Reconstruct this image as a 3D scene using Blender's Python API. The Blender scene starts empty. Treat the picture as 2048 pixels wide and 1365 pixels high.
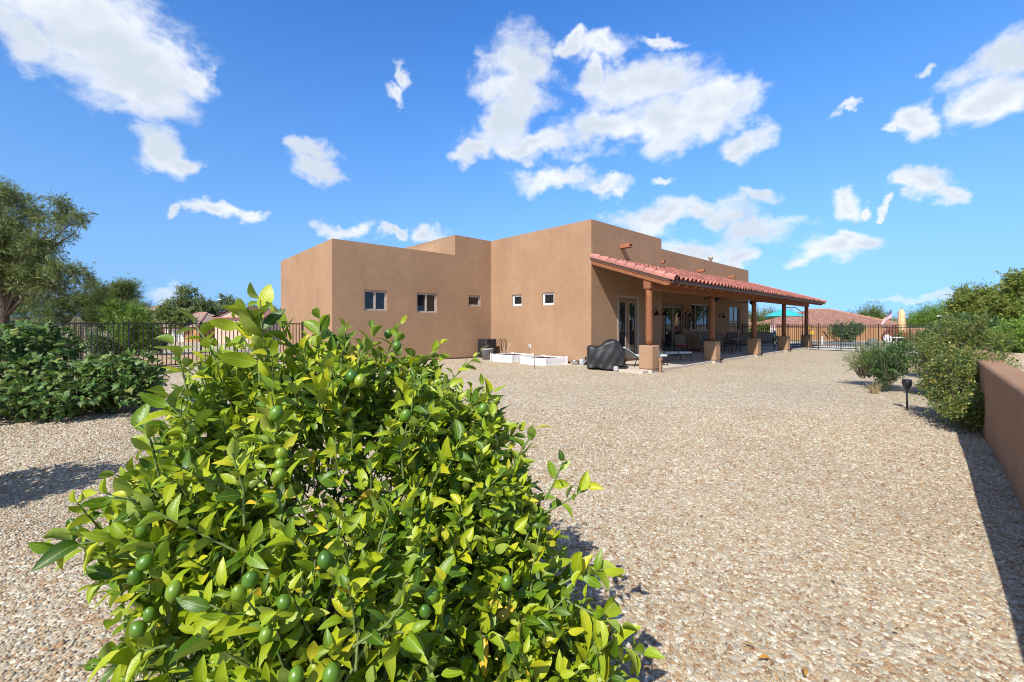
import bpy, bmesh, math, random
import numpy as np
from mathutils import Vector, Matrix
random.seed(7); RNG = np.random.default_rng(7)
S = bpy.context.scene
C = S.collection
R = math.radians

# ------------------------------------------------------------------ camera
FPX, HZ, CAMZ = 850.0, 649.0, 1.6          # focal length and horizon row of the 2048 px photograph
cam = bpy.data.cameras.new('camera'); cam.sensor_width = 36.0; cam.lens = FPX/2048*36.0
cam.shift_y = -(682.5-HZ)/2048; cam.clip_start = 0.05; cam.clip_end = 6000
camo = bpy.data.objects.new('camera', cam); C.objects.link(camo)
camo.location = (0, 0, CAMZ); camo.rotation_euler = (R(90), 0, 0)
S.camera = camo
S.cycles.pixel_filter_type = 'BLACKMAN_HARRIS'; S.cycles.filter_width = 1.05

# ------------------------------------------------------------------ house frame
DR = Vector((.7285, .6850)); DL = Vector((-.6850, .7285)); C0 = Vector((2.90, 15.55))
HROT = math.atan2(DR.y, DR.x)
def hw(u, v): return C0 + DR*u + DL*v                      # house plan (u, v) -> world xy
def uv(x, y):
    d = Vector((x, y)) - C0; return d.dot(DR), d.dot(DL)
def at(px, py, Y): return Vector(((px-1024)/FPX*Y, Y, CAMZ+(HZ-py)/FPX*Y))
def gpt(px, py, z=0.0):
    Y = (CAMZ-z)*FPX/(py-HZ); return Vector(((px-1024)/FPX*Y, Y, z))
def u_on(px, v):                                           # where the sight line px meets the line v = const
    r = (px-1024)/FPX; o = C0 + DL*v
    return (o.y*r-o.x)/(DR.x-DR.y*r)
def v_on(px, u):
    r = (px-1024)/FPX; o = C0 + DR*u
    return (o.y*r-o.x)/(DL.x-DL.y*r)
def z_at(py, u, v): return CAMZ+(HZ-py)/FPX*hw(u, v).y
def sstep(a, b, x):
    t = np.clip((np.asarray(x, dtype=float)-a)/(b-a), 0, 1); return t*t*(3-2*t)

# ------------------------------------------------------------------ light
SUN_S = Vector((.483, .891, -1.0)).normalized()            # direction the sunlight travels
el = math.asin(-SUN_S.z); azs = math.atan2(-SUN_S.x, -SUN_S.y)
sl = bpy.data.lights.new('sun', 'SUN'); sl.energy = 5.0; sl.angle = R(.53); sl.color = (1, .955, .88)
so = bpy.data.objects.new('sun', sl); C.objects.link(so); so.location = (-20, -30, 40)
so.rotation_euler = SUN_S.to_track_quat('-Z', 'Y').to_euler()
S.view_settings.view_transform = 'Standard'; S.view_settings.look = 'None'
S.view_settings.exposure = .45; S.view_settings.gamma = 1.0; S.view_settings.use_curve_mapping = False

W = bpy.data.worlds.new('World'); S.world = W; W.use_nodes = True
nt = W.node_tree; nt.nodes.clear()
def wn(t, **k):
    n = nt.nodes.new(t)
    for a, b in k.items(): setattr(n, a, b)
    return n
def wl(a, b): nt.links.new(a, b)
def wmath(op, a, b=None, c=None, clamp=False):
    n = wn('ShaderNodeMath', operation=op); n.use_clamp = clamp
    for i, x in enumerate((a, b, c)):
        if x is None: continue
        if isinstance(x, (int, float)): n.inputs[i].default_value = x
        else: wl(x, n.inputs[i])
    return n.outputs[0]
sky = wn('ShaderNodeTexSky', sky_type='NISHITA'); sky.sun_disc = False
sky.sun_elevation = el; sky.sun_rotation = azs; sky.altitude = 600; sky.air_density = 1.0; sky.dust_density = .8; sky.ozone_density = 5.0
hs = wn('ShaderNodeHueSaturation'); hs.inputs['Hue'].default_value = .511; hs.inputs['Saturation'].default_value = 1.27; hs.inputs['Value'].default_value = 1.08
wl(sky.outputs[0], hs.inputs['Color'])
skc = wn('ShaderNodeTexCoord'); sks = wn('ShaderNodeSeparateXYZ'); wl(skc.outputs['Generated'], sks.inputs[0])
skz = wmath('SQRT', wmath('MULTIPLY_ADD', wmath('MULTIPLY', sks.outputs[2], .21), sks.outputs[2], .013))   # thick haze-free desert air: no bright band along the skyline
skv = wn('ShaderNodeCombineXYZ'); wl(sks.outputs[0], skv.inputs[0]); wl(sks.outputs[1], skv.inputs[1]); wl(skz, skv.inputs[2])
skn = wn('ShaderNodeVectorMath', operation='NORMALIZE'); wl(skv.outputs[0], skn.inputs[0]); wl(skn.outputs[0], sky.inputs['Vector'])
bg = wn('ShaderNodeBackground'); wl(hs.outputs[0], bg.inputs[0]); bg.inputs[1].default_value = .122
tc = wn('ShaderNodeTexCoord'); sep = wn('ShaderNodeSeparateXYZ'); wl(tc.outputs['Generated'], sep.inputs[0])
AZ = wmath('ARCTAN2', sep.outputs[0], sep.outputs[1]); EL = wmath('ARCSINE', sep.outputs[2])
ae0 = wn('ShaderNodeCombineXYZ'); wl(AZ, ae0.inputs[0]); wl(EL, ae0.inputs[1])
wv = wn('ShaderNodeTexNoise'); wl(tc.outputs['Generated'], wv.inputs['Vector']); wv.inputs['Scale'].default_value = 11; wv.inputs['Detail'].default_value = 5; wv.inputs['Roughness'].default_value = .55
ws = wn('ShaderNodeVectorMath', operation='SUBTRACT'); wl(wv.outputs['Color'], ws.inputs[0]); ws.inputs[1].default_value = (.5, .5, .5)
ae = wn('ShaderNodeVectorMath', operation='MULTIPLY_ADD'); wl(ws.outputs[0], ae.inputs[0]); ae.inputs[1].default_value = (.15, .12, 0); wl(ae0.outputs[0], ae.inputs[2])
CL = [(120,10,250,62),(200,75,200,95),(260,150,120,70),(300,195,90,48),(335,130,85,60),(395,128,34,22),(40,60,110,50),
 (320,300,58,36),(368,330,52,24),(618,296,40,24),(632,332,48,28),(800,158,16,24),(778,190,20,22),
 (350,420,26,10),(430,428,62,15),(500,436,44,15),
 (1040,125,72,58),(1015,190,78,48),(1000,245,44,56),(1050,292,110,26),(945,315,48,20),(1205,105,66,26),(1175,160,28,34),(1140,85,22,18),
 (1285,185,120,62),(1340,245,130,52),(1420,225,80,48),(1490,298,42,32),(1210,265,110,36),(1120,360,82,26),(1215,370,44,17),(1320,75,44,12),
 (1325,355,22,13),(1530,388,28,15),(1680,396,46,24),(1722,415,26,10),(1840,382,46,24),(1882,402,36,18),(1780,423,20,9),
 (1320,438,76,34),(1430,432,66,26),(1500,465,76,26),(1400,505,92,24),(1480,520,44,18),
 (1660,505,88,30),(1735,490,52,22),(1600,522,42,15),(1690,472,36,18),
 (1985,130,84,46),(2040,110,60,48),(1975,210,62,46),(1845,235,50,34),(1790,262,26,9),(1850,130,20,12),(1690,238,34,9),
 (690,462,50,18),(780,474,28,11),(855,468,38,17),(310,582,46,20),(1830,610,90,7),(1870,602,40,8)]
dist = None
def azel(px, py):
    x = (px-1024)/FPX; z = (HZ-py)/FPX; a = math.atan(x); return a, math.atan(z*math.cos(a))
for (cx, cy, rx, ry) in CL:
    rx, ry = rx*1.2, ry*1.25
    a, e = azel(cx, cy); ra = (azel(cx+rx, cy)[0]-azel(cx-rx, cy)[0])/2; re = (azel(cx, cy-ry)[1]-azel(cx, cy+ry)[1])/2
    m = wn('ShaderNodeVectorMath', operation='MULTIPLY_ADD'); wl(ae.outputs[0], m.inputs[0])
    m.inputs[1].default_value = (1/ra, 1/re, 0); m.inputs[2].default_value = (-a/ra, -e/re, 0)
    ln = wn('ShaderNodeVectorMath', operation='LENGTH'); wl(m.outputs[0], ln.inputs[0])
    dist = ln.outputs['Value'] if dist is None else wmath('SMOOTH_MIN', dist, ln.outputs['Value'], .22)
mp = wn('ShaderNodeVectorMath', operation='MULTIPLY'); wl(tc.outputs['Generated'], mp.inputs[0]); mp.inputs[1].default_value = (1, 1, 1.7)
def wnoise(scale, detail, rough, dis=0, off=None):
    n = wn('ShaderNodeTexNoise'); n.inputs['Scale'].default_value = scale; n.inputs['Detail'].default_value = detail
    n.inputs['Roughness'].default_value = rough; n.inputs['Distortion'].default_value = dis
    if off:
        ad = wn('ShaderNodeVectorMath', operation='ADD'); wl(mp.outputs[0], ad.inputs[0]); ad.inputs[1].default_value = off; wl(ad.outputs[0], n.inputs['Vector'])
    else: wl(mp.outputs[0], n.inputs['Vector'])
    return n.outputs[0]
n1 = wnoise(14, 8, .60, .1); n2 = wnoise(2.3, 4, .5); n3 = wnoise(7, 6, .55, .2, (.02, .05, .09))
# the same kind of scattered cloud goes on all around, outside the part of the sky that is in view
side = wmath('MULTIPLY', wmath('SUBTRACT', wmath('ABSOLUTE', AZ), R(56)), -14.0)
gen = wmath('MAXIMUM', wmath('MULTIPLY_ADD', n2, -6.0, 4.1), wmath('ADD', side, 1.2))
dist = wmath('MINIMUM', dist, gen)
dens = wmath('ADD', wmath('SUBTRACT', 1.0, dist), wmath('MULTIPLY_ADD', n1, 1.6, -.72))
mr = wn('ShaderNodeMapRange', interpolation_type='SMOOTHSTEP'); wl(dens, mr.inputs[0]); mr.inputs[1].default_value = -.02; mr.inputs[2].default_value = .74
mr.inputs[3].default_value = 0; mr.inputs[4].default_value = .97
hzf = wn('ShaderNodeMapRange'); wl(EL, hzf.inputs[0]); hzf.inputs[1].default_value = .0; hzf.inputs[2].default_value = .12; hzf.inputs[3].default_value = .35; hzf.inputs[4].default_value = 1
alpha = wmath('MULTIPLY', mr.outputs[0], hzf.outputs[0])
sh = wn('ShaderNodeMapRange', interpolation_type='SMOOTHSTEP'); wl(wmath('MULTIPLY_ADD', dens, .35, n3), sh.inputs[0]); sh.inputs[1].default_value = .48; sh.inputs[2].default_value = .95
cm = wn('ShaderNodeMixRGB'); wl(sh.outputs[0], cm.inputs[0]); cm.inputs[1].default_value = (.68, .70, .73, 1); cm.inputs[2].default_value = (.47, .52, .59, 1)
bg2 = wn('ShaderNodeBackground'); wl(cm.outputs[0], bg2.inputs[0]); bg2.inputs[1].default_value = 1.1
mx = wn('ShaderNodeMixShader'); wl(alpha, mx.inputs[0]); wl(bg.outputs[0], mx.inputs[1]); wl(bg2.outputs[0], mx.inputs[2])
W.cycles.sampling_method = 'MANUAL'; W.cycles.sample_map_resolution = 256
wo = wn('ShaderNodeOutputWorld'); wl(mx.outputs[0], wo.inputs[0])

# ------------------------------------------------------------------ materials
MATS = {}
class NT:
    def __init__(s, name):
        s.m = bpy.data.materials.new(name); s.m.use_nodes = True; s.t = s.m.node_tree
        s.p = s.t.nodes['Principled BSDF']; s.out = s.t.nodes['Material Output']
        s.co = s.n('ShaderNodeTexCoord')
    def n(s, ty, **k):
        n = s.t.nodes.new(ty)
        for a, b in k.items(): setattr(n, a, b)
        return n
    def l(s, a, b): s.t.links.new(a, b)
    def noise(s, scale, detail=4, rough=.55, co='Object'):
        n = s.n('ShaderNodeTexNoise'); s.l(s.co.outputs[co], n.inputs['Vector'])
        n.inputs['Scale'].default_value = scale; n.inputs['Detail'].default_value = detail; n.inputs['Roughness'].default_value = rough
        return n.outputs[0]
    def ramp(s, fac, stops, interp='LINEAR'):
        r = s.n('ShaderNodeValToRGB'); s.l(fac, r.inputs[0]); e = r.color_ramp.elements; r.color_ramp.interpolation = interp
        while len(e) < len(stops): e.new(.5)
        for x, (p, c) in zip(e, stops): x.position = p; x.color = (*c, 1)
        return r.outputs[0]
    def mix(s, fac, a, b, mode='MIX'):
        m = s.n('ShaderNodeMixRGB', blend_type=mode)
        for i, x in enumerate((fac, a, b)):
            if isinstance(x, (int, float)): m.inputs[i].default_value = x
            elif isinstance(x, tuple): m.inputs[i].default_value = (*x, 1)
            else: s.l(x, m.inputs[i])
        return m.outputs[0]
    def math(s, op, a, b=0.0):
        m = s.n('ShaderNodeMath', operation=op)
        for i, x in enumerate((a, b)):
            if isinstance(x, (int, float)): m.inputs[i].default_value = x
            else: s.l(x, m.inputs[i])
        return m.outputs[0]
    def bump(s, h, strength=.3, dist=.01, prev=None):
        b = s.n('ShaderNodeBump'); s.l(h, b.inputs['Height']); b.inputs['Strength'].default_value = strength; b.inputs['Distance'].default_value = dist
        if prev is not None: s.l(prev, b.inputs['Normal'])
        return b.outputs[0]
    def done(s, col=None, rough=.8, nrm=None, spec=.4, metal=0):
        if isinstance(col, tuple): s.p.inputs['Base Color'].default_value = (*col, 1)
        elif col is not None: s.l(col, s.p.inputs['Base Color'])
        if isinstance(rough, (int, float)): s.p.inputs['Roughness'].default_value = rough
        else: s.l(rough, s.p.inputs['Roughness'])
        s.p.inputs['Specular IOR Level'].default_value = spec; s.p.inputs['Metallic'].default_value = metal
        if nrm is not None: s.l(nrm, s.p.inputs['Normal'])
        return s.m
def M(name, col, rough=.8, var=.12, vs=3.0, bump=0.0, bs=60.0, bd=.01, spec=.4, metal=0, rnd=0.0):
    """plain procedural surface: blotchy colour, fine relief, a little difference from piece to piece"""
    if name in MATS: return MATS[name]
    t = NT(name); c = tuple(col)
    a = tuple(max(0, x*(1-var)) for x in c); b = tuple(min(1, x*(1+var)) for x in c)
    o = t.ramp(t.noise(vs, 6, .6), [(.28, a), (.72, b)])
    if rnd:
        oi = t.n('ShaderNodeObjectInfo'); gi = t.n('ShaderNodeNewGeometry')
        f = t.math('FRACT', t.math('ADD', oi.outputs['Random'], gi.outputs['Random Per Island']))
        o = t.mix(1.0, o, t.ramp(f, [(0, (1-rnd,)*3), (1, (1+rnd*.6, 1+rnd*.5, 1+rnd*.5))]), 'MULTIPLY')
    nr = t.bump(t.noise(bs, 6, .65), bump, bd) if bump else None
    MATS[name] = t.done(o, rough, nr, spec, metal); return MATS[name]

def stucco(name, col):
    t = NT(name)
    big = t.noise(.55, 5, .6); mid = t.noise(3.2, 6, .65); fine = t.noise(55, 5, .7); med = t.noise(7, 5, .6)
    c1 = t.ramp(big, [(.3, tuple(x*.88 for x in col)), (.7, tuple(x*1.09 for x in col))])
    c2 = t.mix(.6, c1, t.ramp(mid, [(.3, (.86, .84, .82)), (.7, (1.0, 1.0, 1.0))]), 'MULTIPLY')
    sp = t.n('ShaderNodeSeparateXYZ'); t.l(t.co.outputs['Object'], sp.inputs[0])
    # faint vertical run-off streaks and splash dirt
    mpn = t.n('ShaderNodeMapping'); t.l(t.co.outputs['Object'], mpn.inputs[0]); mpn.inputs['Scale'].default_value = (3.5, 3.5, .16)
    st = t.n('ShaderNodeTexNoise'); t.l(mpn.outputs[0], st.inputs['Vector']); st.inputs['Scale'].default_value = 1.5; st.inputs['Detail'].default_value = 5
    c3 = t.mix(.12, c2, t.ramp(st.outputs[0], [(.42, (.78, .75, .72)), (.6, (1, 1, 1))]), 'MULTIPLY')
    n1 = t.bump(med, .22, .02); n2 = t.bump(mid, .16, .03, n1); n3 = t.bump(fine, .45, .005, n2)
    MATS[name] = t.done(c3, .93, n3, .15); return MATS[name]
STUCCO = stucco('tan stucco', (.352, .219, .131))
STUCCO2 = stucco('rose tan stucco', (.31, .182, .11))
STUCCO3 = stucco('ochre stucco', (.40, .215, .105))

PAL = [(0, (.15, .08, .045)), (.07, (.31, .16, .08)), (.18, (.35, .235, .135)), (.32, (.45, .33, .205)), (.46, (.28, .25, .205)), (.6, (.50, .405, .28)), (.74, (.37, .335, .275)), (.86, (.56, .49, .385)), (1, (.68, .635, .55))]
PAL = [(p, tuple(.91*(.15*m_+.85*c) for c, m_ in zip((r*.975, g_*.995, b*.945), (.43, .362, .262)))) for p, (r, g_, b) in PAL]
def ground_mat(name, tint=(1, 1, 1), scale=38):
    t = NT(name)
    v = t.n('ShaderNodeTexVoronoi'); t.l(t.co.outputs['Object'], v.inputs['Vector']); v.inputs['Scale'].default_value = scale
    s2 = t.n('ShaderNodeSeparateColor'); t.l(v.outputs['Color'], s2.inputs[0])
    col = t.ramp(s2.outputs[0], PAL)
    col = t.mix(1, col, t.ramp(v.outputs['Distance'], [(.45, (1, 1, 1)), (.95, (.72, .69, .65))]), 'MULTIPLY')
    col = t.mix(1, col, t.ramp(t.noise(.35, 5, .6), [(.3, tuple(1.0*x for x in tint)), (.7, tuple(1.14*x for x in tint))]), 'MULTIPLY')
    h = t.math('SUBTRACT', 1.0, v.outputs['Distance'])
    nr = t.bump(h, .5, .012); nr = t.bump(s2.outputs[1], .25, .008, nr)
    MATS[name] = t.done(col, .9, nr, .2); return MATS[name]
GRAVEL = ground_mat('gravel ground'); GRAVEL_PINK = ground_mat('pink gravel ground', (1.0, .80, .68), 30)
def stone_mat():
    t = NT('gravel stones'); g = t.n('ShaderNodeNewGeometry')
    c = t.ramp(g.outputs['Random Per Island'], PAL)
    c = t.mix(.5, c, t.ramp(t.noise(140, 4, .6), [(.3, (.72, .70, .68)), (.7, (1.08, 1.06, 1.04))]), 'MULTIPLY')
    c = t.mix(1, c, t.ramp(t.noise(.7, 5, .65), [(.3, (.88, .86, .84)), (.7, (1.08, 1.08, 1.08))]), 'MULTIPLY')
    return t.done(c, .85, None, .25)
STONE = stone_mat()

def leaf_mat(name, stops, back, rough=.38, trans=.28, spec=.5, veins=True):
    t = NT(name); oi = t.n('ShaderNodeObjectInfo'); g = t.n('ShaderNodeNewGeometry')
    f = t.math('FRACT', t.math('ADD', oi.outputs['Random'], g.outputs['Random Per Island']))
    col = t.ramp(f, stops)
    nr = None
    if veins:
        u = t.n('ShaderNodeUVMap'); sp = t.n('ShaderNodeSeparateXYZ'); t.l(u.outputs[0], sp.inputs[0])
        ax = t.math('ABSOLUTE', t.math('SUBTRACT', sp.outputs[0], .5))
        col = t.mix(t.ramp(ax, [(0, (.75, .75, .75)), (.045, (0, 0, 0))]), col, t.mix(.6, col, (.50, .56, .16)))
        sv = t.math('SINE', t.math('MULTIPLY', t.math('SUBTRACT', sp.outputs[1], t.math('MULTIPLY', ax, .55)), 52.0))
        col = t.mix(.07, col, t.ramp(sv, [(.2, (.7, .7, .7)), (.9, (1.1, 1.1, 1.1))]), 'MULTIPLY')
        mott = t.n('ShaderNodeTexNoise'); t.l(u.outputs[0], mott.inputs['Vector']); mott.inputs['Scale'].default_value = 3.2
        col = t.mix(.5, col, t.ramp(mott.outputs[0], [(.3, (.80, .84, .7)), (.7, (1.14, 1.10, .9))]), 'MULTIPLY')
        nr = t.bump(sv, .06, .003)
    col = t.mix(g.outputs['Backfacing'], col, t.mix(.55, col, back))
    t.done(col, rough, nr, spec)
    tr = t.n('ShaderNodeBsdfTranslucent'); t.l(t.mix(1, col, (1.25, 1.35, .55), 'MULTIPLY'), tr.inputs[0])
    ms = t.n('ShaderNodeMixShader'); ms.inputs[0].default_value = trans
    t.l(t.p.outputs[0], ms.inputs[1]); t.l(tr.outputs[0], ms.inputs[2]); t.l(ms.outputs[0], t.out.inputs[0])
    MATS[name] = t.m; return t.m
CITRUS = leaf_mat('citrus leaf', [(0, (.04, .095, .006)), (.22, (.11, .20, .008)), (.5, (.235, .315, .010)), (.88, (.34, .385, .014)), (.985, (.46, .43, .02)), (1, (.58, .38, .03))], (.34, .42, .10), rough=.42, trans=.2, spec=.36)
FIG = leaf_mat('fig leaf', [(0, (.028, .072, .012)), (.45, (.052, .118, .02)), (.85, (.095, .17, .032)), (1, (.22, .24, .06))], (.17, .23, .09), rough=.5, trans=.18, spec=.3)
HEDGE = leaf_mat('hedge leaf', [(0, (.03, .06, .010)), (.55, (.08, .13, .018)), (.82, (.20, .24, .035)), (.96, (.38, .34, .06)), (1, (.3, .12, .05))], (.2, .22, .09), rough=.5, trans=.22, veins=False)
MESQ = leaf_mat('mesquite leaf', [(0, (.05, .085, .022)), (.5, (.125, .165, .045)), (1, (.26, .29, .10))], (.17, .2, .1), rough=.6, trans=.25, veins=False)
PALO = leaf_mat('palo verde leaf', [(0, (.06, .10, .022)), (.5, (.12, .165, .035)), (1, (.21, .24, .06))], (.15, .19, .07), rough=.6, trans=.25, veins=False)
DARKG = leaf_mat('dark green leaf', [(0, (.02, .055, .014)), (.5, (.045, .105, .022)), (1, (.10, .17, .035))], (.1, .16, .06), rough=.45, trans=.2, veins=False)
BRIGHTG = leaf_mat('bright green leaf', [(0, (.06, .13, .012)), (.5, (.12, .23, .02)), (1, (.22, .31, .04))], (.18, .25, .07), rough=.45, trans=.25, veins=False)
PINEY = leaf_mat('right tree leaf', [(0, (.065, .11, .012)), (.5, (.15, .205, .022)), (1, (.29, .31, .05))], (.16, .18, .08), rough=.55, trans=.22, veins=False)
ROSE = leaf_mat('red flower petal', [(0, (.35, .04, .03)), (1, (.5, .12, .06))], (.4, .1, .06), rough=.6, trans=.2, veins=False)
BARK = M('bark', (.085, .062, .045), .9, .3, 8, .6, 40, .01)
TWIG = M('green twig', (.14, .19, .05), .7, .2, 20)
GSTEM = M('grey stem', (.16, .125, .085), .85, .25, 15, .4, 80)

BLACKM = M('black powder coated metal', (.013, .012, .012), .45, .2, 4, spec=.5)
BRONZE = M('dark bronze metal', (.03, .022, .018), .45, .2, 4)
def wood(name, a, b, rough=.75):
    t = NT(name); mp_ = t.n('ShaderNodeMapping'); t.l(t.co.outputs['Object'], mp_.inputs[0]); mp_.inputs['Scale'].default_value = (1.6, 9, 9)
    n = t.n('ShaderNodeTexNoise'); t.l(mp_.outputs[0], n.inputs['Vector']); n.inputs['Scale'].default_value = 4; n.inputs['Detail'].default_value = 7; n.inputs['Roughness'].default_value = .65
    k = t.n('ShaderNodeTexNoise'); t.l(t.co.outputs['Object'], k.inputs['Vector']); k.inputs['Scale'].default_value = 9; k.inputs['Detail'].default_value = 3
    c = t.ramp(n.outputs[0], [(.3, a), (.7, b)]); c = t.mix(.6, c, t.ramp(k.outputs[0], [(.32, (.62, .58, .55)), (.5, (1, 1, 1))]), 'MULTIPLY')
    MATS[name] = t.done(c, rough, t.bump(n.outputs[0], .4, .008), .3); return MATS[name]
WOOD = wood('stained orange brown timber', (.17, .062, .026), (.30, .118, .05))
WOOD_LIT = wood('timber with painted light', (.27, .135, .07), (.40, .22, .12))  # timber lightened for the rafter ends, light painted into the colour
FASCIA = M('dark brown fascia paint', (.062, .036, .027), .7, .15, 6, .2, 60)
TILE = M('terracotta tile', (.335, .128, .092), .85, .2, 5, .25, 60, .004, .25, rnd=.38)
CONC = M('pale concrete', (.47, .40, .32), .85, .12, 1.5, .25, 60, .006)
DECKC = M('pool deck concrete', (.55, .50, .43), .85, .1, 1, .2, 60)
WHITEV = M('white vinyl', (.80, .80, .79), .45, .03, 2)
SOIL = M('dark potting soil', (.07, .05, .037), .95, .5, 30, 1.0, 45, .03)
VFRAME = M('almond vinyl frame', (.38, .32, .27), .5, .05, 3)
VFRAMEL = M('pale vinyl frame', (.72, .70, .67), .5, .05, 3)
DOORM = M('brown painted door', (.20, .125, .07), .55, .12, 4)
def glass_mat():
    t = NT('dark window glass'); t.done((.012, .014, .016), .02, t.bump(t.noise(.8, 2, .5), .02, .05), .55); t.p.inputs['IOR'].default_value = 1.5
    MATS['glass'] = t.m; return t.m
GLASS = glass_mat()
CANVAS = M('black vinyl cover', (.016, .016, .017), .5, .3, 6, .35, 14, .02, .45)
ASPH = M('asphalt', (.10, .10, .105), .9, .2, 2, .3, 80)

# ------------------------------------------------------------------ mesh helpers
class MB:
    def __init__(s): s.v = []; s.f = []
    def add(s, vs, fs):
        b = len(s.v); s.v += [tuple(x) for x in vs]; s.f += [tuple(i+b for i in f) for f in fs]; return s
    def box(s, c, size, rot=None, ch=0.0):
        """box, its vertical edges and top chamfered by ch"""
        hx, hy, hz = size[0]/2, size[1]/2, size[2]/2; c = Vector(c)
        if ch <= 0:
            vs = [Vector((x, y, z)) for z in (-hz, hz) for x, y in ((-hx, -hy), (hx, -hy), (hx, hy), (-hx, hy))]
            fs = [(3, 2, 1, 0), (4, 5, 6, 7), (0, 1, 5, 4), (1, 2, 6, 5), (2, 3, 7, 6), (3, 0, 4, 7)]
        else:
            def ring(k, z): return [Vector(p) for p in ((-hx+k, -hy, z), (hx-k, -hy, z), (hx, -hy+k, z), (hx, hy-k, z), (hx-k, hy, z), (-hx+k, hy, z), (-hx, hy-k, z), (-hx, -hy+k, z))]
            def ring2(i, z):
                a, b = hx-i, hy-i; k = ch*.6
                return [Vector(p) for p in ((-a+k, -b, z), (a-k, -b, z), (a, -b+k, z), (a, b-k, z), (a-k, b, z), (-a+k, b, z), (-a, b-k, z), (-a, -b+k, z))]
            rs = [ring2(ch*.7, -hz), ring(ch, -hz+ch*.7), ring(ch, hz-ch), ring2(ch*.35, hz-ch*.3), ring2(ch*1.0, hz)]
            vs = sum(rs, []); fs = [tuple(range(7, -1, -1)), tuple(32+i for i in range(8))]
            for r in range(4):
                for i in range(8): j = (i+1) % 8; fs.append((r*8+i, r*8+j, r*8+8+j, r*8+8+i))
        if rot is not None: vs = [rot @ x for x in vs]
        return s.add([x+c for x in vs], fs)
    def tube(s, pts, rad, n=6, cap=True):
        pts = [Vector(p) for p in pts]; m = len(pts)
        if isinstance(rad, (int, float)): rad = [rad]*m
        up = None; vs = []
        for i, p in enumerate(pts):
            t = (pts[min(i+1, m-1)]-pts[max(i-1, 0)]).normalized()
            if up is None: up = t.orthogonal().normalized()
            up = (up-t*up.dot(t)); up = up.normalized() if up.length > 1e-6 else t.orthogonal().normalized()
            w = t.cross(up)
            vs += [p+(up*math.cos(a)+w*math.sin(a))*rad[i] for a in [2*math.pi*k/n for k in range(n)]]
        fs = [(i*n+k, i*n+(k+1) % n, (i+1)*n+(k+1) % n, (i+1)*n+k) for i in range(m-1) for k in range(n)]
        if cap: fs += [tuple(range(n-1, -1, -1)), tuple((m-1)*n+k for k in range(n))]
        return s.add(vs, fs)
    def lathe(s, prof, n=14, c=(0, 0, 0), sq=None):
        c = Vector(c); vs = []; m = len(prof)
        for (r, z) in prof: vs += [c+Vector((r*math.cos(2*math.pi*k/n), r*math.sin(2*math.pi*k/n), z)) for k in range(n)]
        fs = [(i*n+k, i*n+(k+1) % n, (i+1)*n+(k+1) % n, (i+1)*n+k) for i in range(m-1) for k in range(n)]
        fs += [tuple(range(n-1, -1, -1)), tuple((m-1)*n+k for k in range(n))]
        return s.add(vs, fs)
    def prism(s, poly, z0, z1):
        n = len(poly); vs = [(x, y, z0) for x, y in poly]+[(x, y, z1) for x, y in poly]
        fs = [tuple(range(n-1, -1, -1)), tuple(range(n, 2*n))]+[(i, (i+1) % n, n+(i+1) % n, n+i) for i in range(n)]
        return s.add(vs, fs)
    def mesh(s, name, m=None, smooth=False):
        me = bpy.data.meshes.new(name); me.from_pydata([tuple(x) for x in s.v], [], s.f)
        if m: me.materials.append(m)
        if smooth: me.shade_smooth()
        me.update(); return me
    def build(s, name, m, parent=None, smooth=False, loc=None, rotz=0):
        return link(name, s.mesh(name, m, smooth), parent, loc, rotz)
def link(name, me, parent=None, loc=None, rotz=0):
    o = bpy.data.objects.new(name, me); C.objects.link(o)
    if parent: o.parent = parent
    if loc is not None: o.location = loc
    if rotz: o.rotation_euler = (0, 0, rotz)
    return o
def auto(o, ang=35):
    """smooth shading with sharp edges kept"""
    me = o.data; me.shade_smooth(); me.set_sharp_from_angle(angle=R(ang)); return o
def tag(o, label, cat, group=None):
    o['label'] = label; o['category'] = cat
    if group: o['group'] = group
    return o
def struct(o): o['kind'] = 'structure'; return o
def stuff(o): o['kind'] = 'stuff'; return o
def thing(name, label, cat, loc=(0, 0, 0), rotz=0, group=None):
    o = link(name, None, None, loc, rotz); o.empty_display_size = .1; return tag(o, label, cat, group)
def dup(root, loc, rotz, label, group=None):
    def cp(o, par):
        c = o.copy(); C.objects.link(c); c.parent = par
        for ch in list(o.children): cp(ch, c)
        return c
    r = cp(root, None); r.location = loc; r.rotation_euler = (0, 0, rotz); r['label'] = label
    if group: r['group'] = group
    return r
def bevel(o, w, seg=2, ang=40):
    b = o.modifiers.new('bevel', 'BEVEL'); b.width = w; b.segments = seg; b.limit_method = 'ANGLE'; b.angle_limit = R(ang); b.harden_normals = False
    w_ = o.modifiers.new('wn', 'WEIGHTED_NORMAL'); w_.keep_sharp = True; w_.weight = 80; o.data.shade_smooth()
    return o

# ------------------------------------------------------------------ ground
GN = Vector((-DR.y, DR.x))
WDIR = Vector((.697, .717)).normalized(); WN = Vector((WDIR.y, -WDIR.x)); WP = Vector((6.38, 5.70))   # garden wall, house-side base line; WN points away from the house
def gz(x, y):
    x = np.asarray(x, dtype=float); y = np.asarray(y, dtype=float)
    u = (x-C0.x)*DR.x+(y-C0.y)*DR.y; v = (x-C0.x)*DL.x+(y-C0.y)*DL.y
    z = .10*sstep(-2.3, .2, v)*(1-.6*sstep(6, 10, u)*(v < 0))+.05*sstep(4, 8.5, v)-1.25*sstep(12, 46, v)
    z = z*sstep(60, 40, u)
    z = z+(.010*np.sin(1.9*x+.8*y)+.008*np.sin(2.7*y-1.1*x+1.3))*(np.hypot(x, y) < 60)
    r = np.hypot(x, y); z = z-3.0*sstep(150, 600, r)
    return z
def gzf(x, y): return float(gz(x, y))
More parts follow.
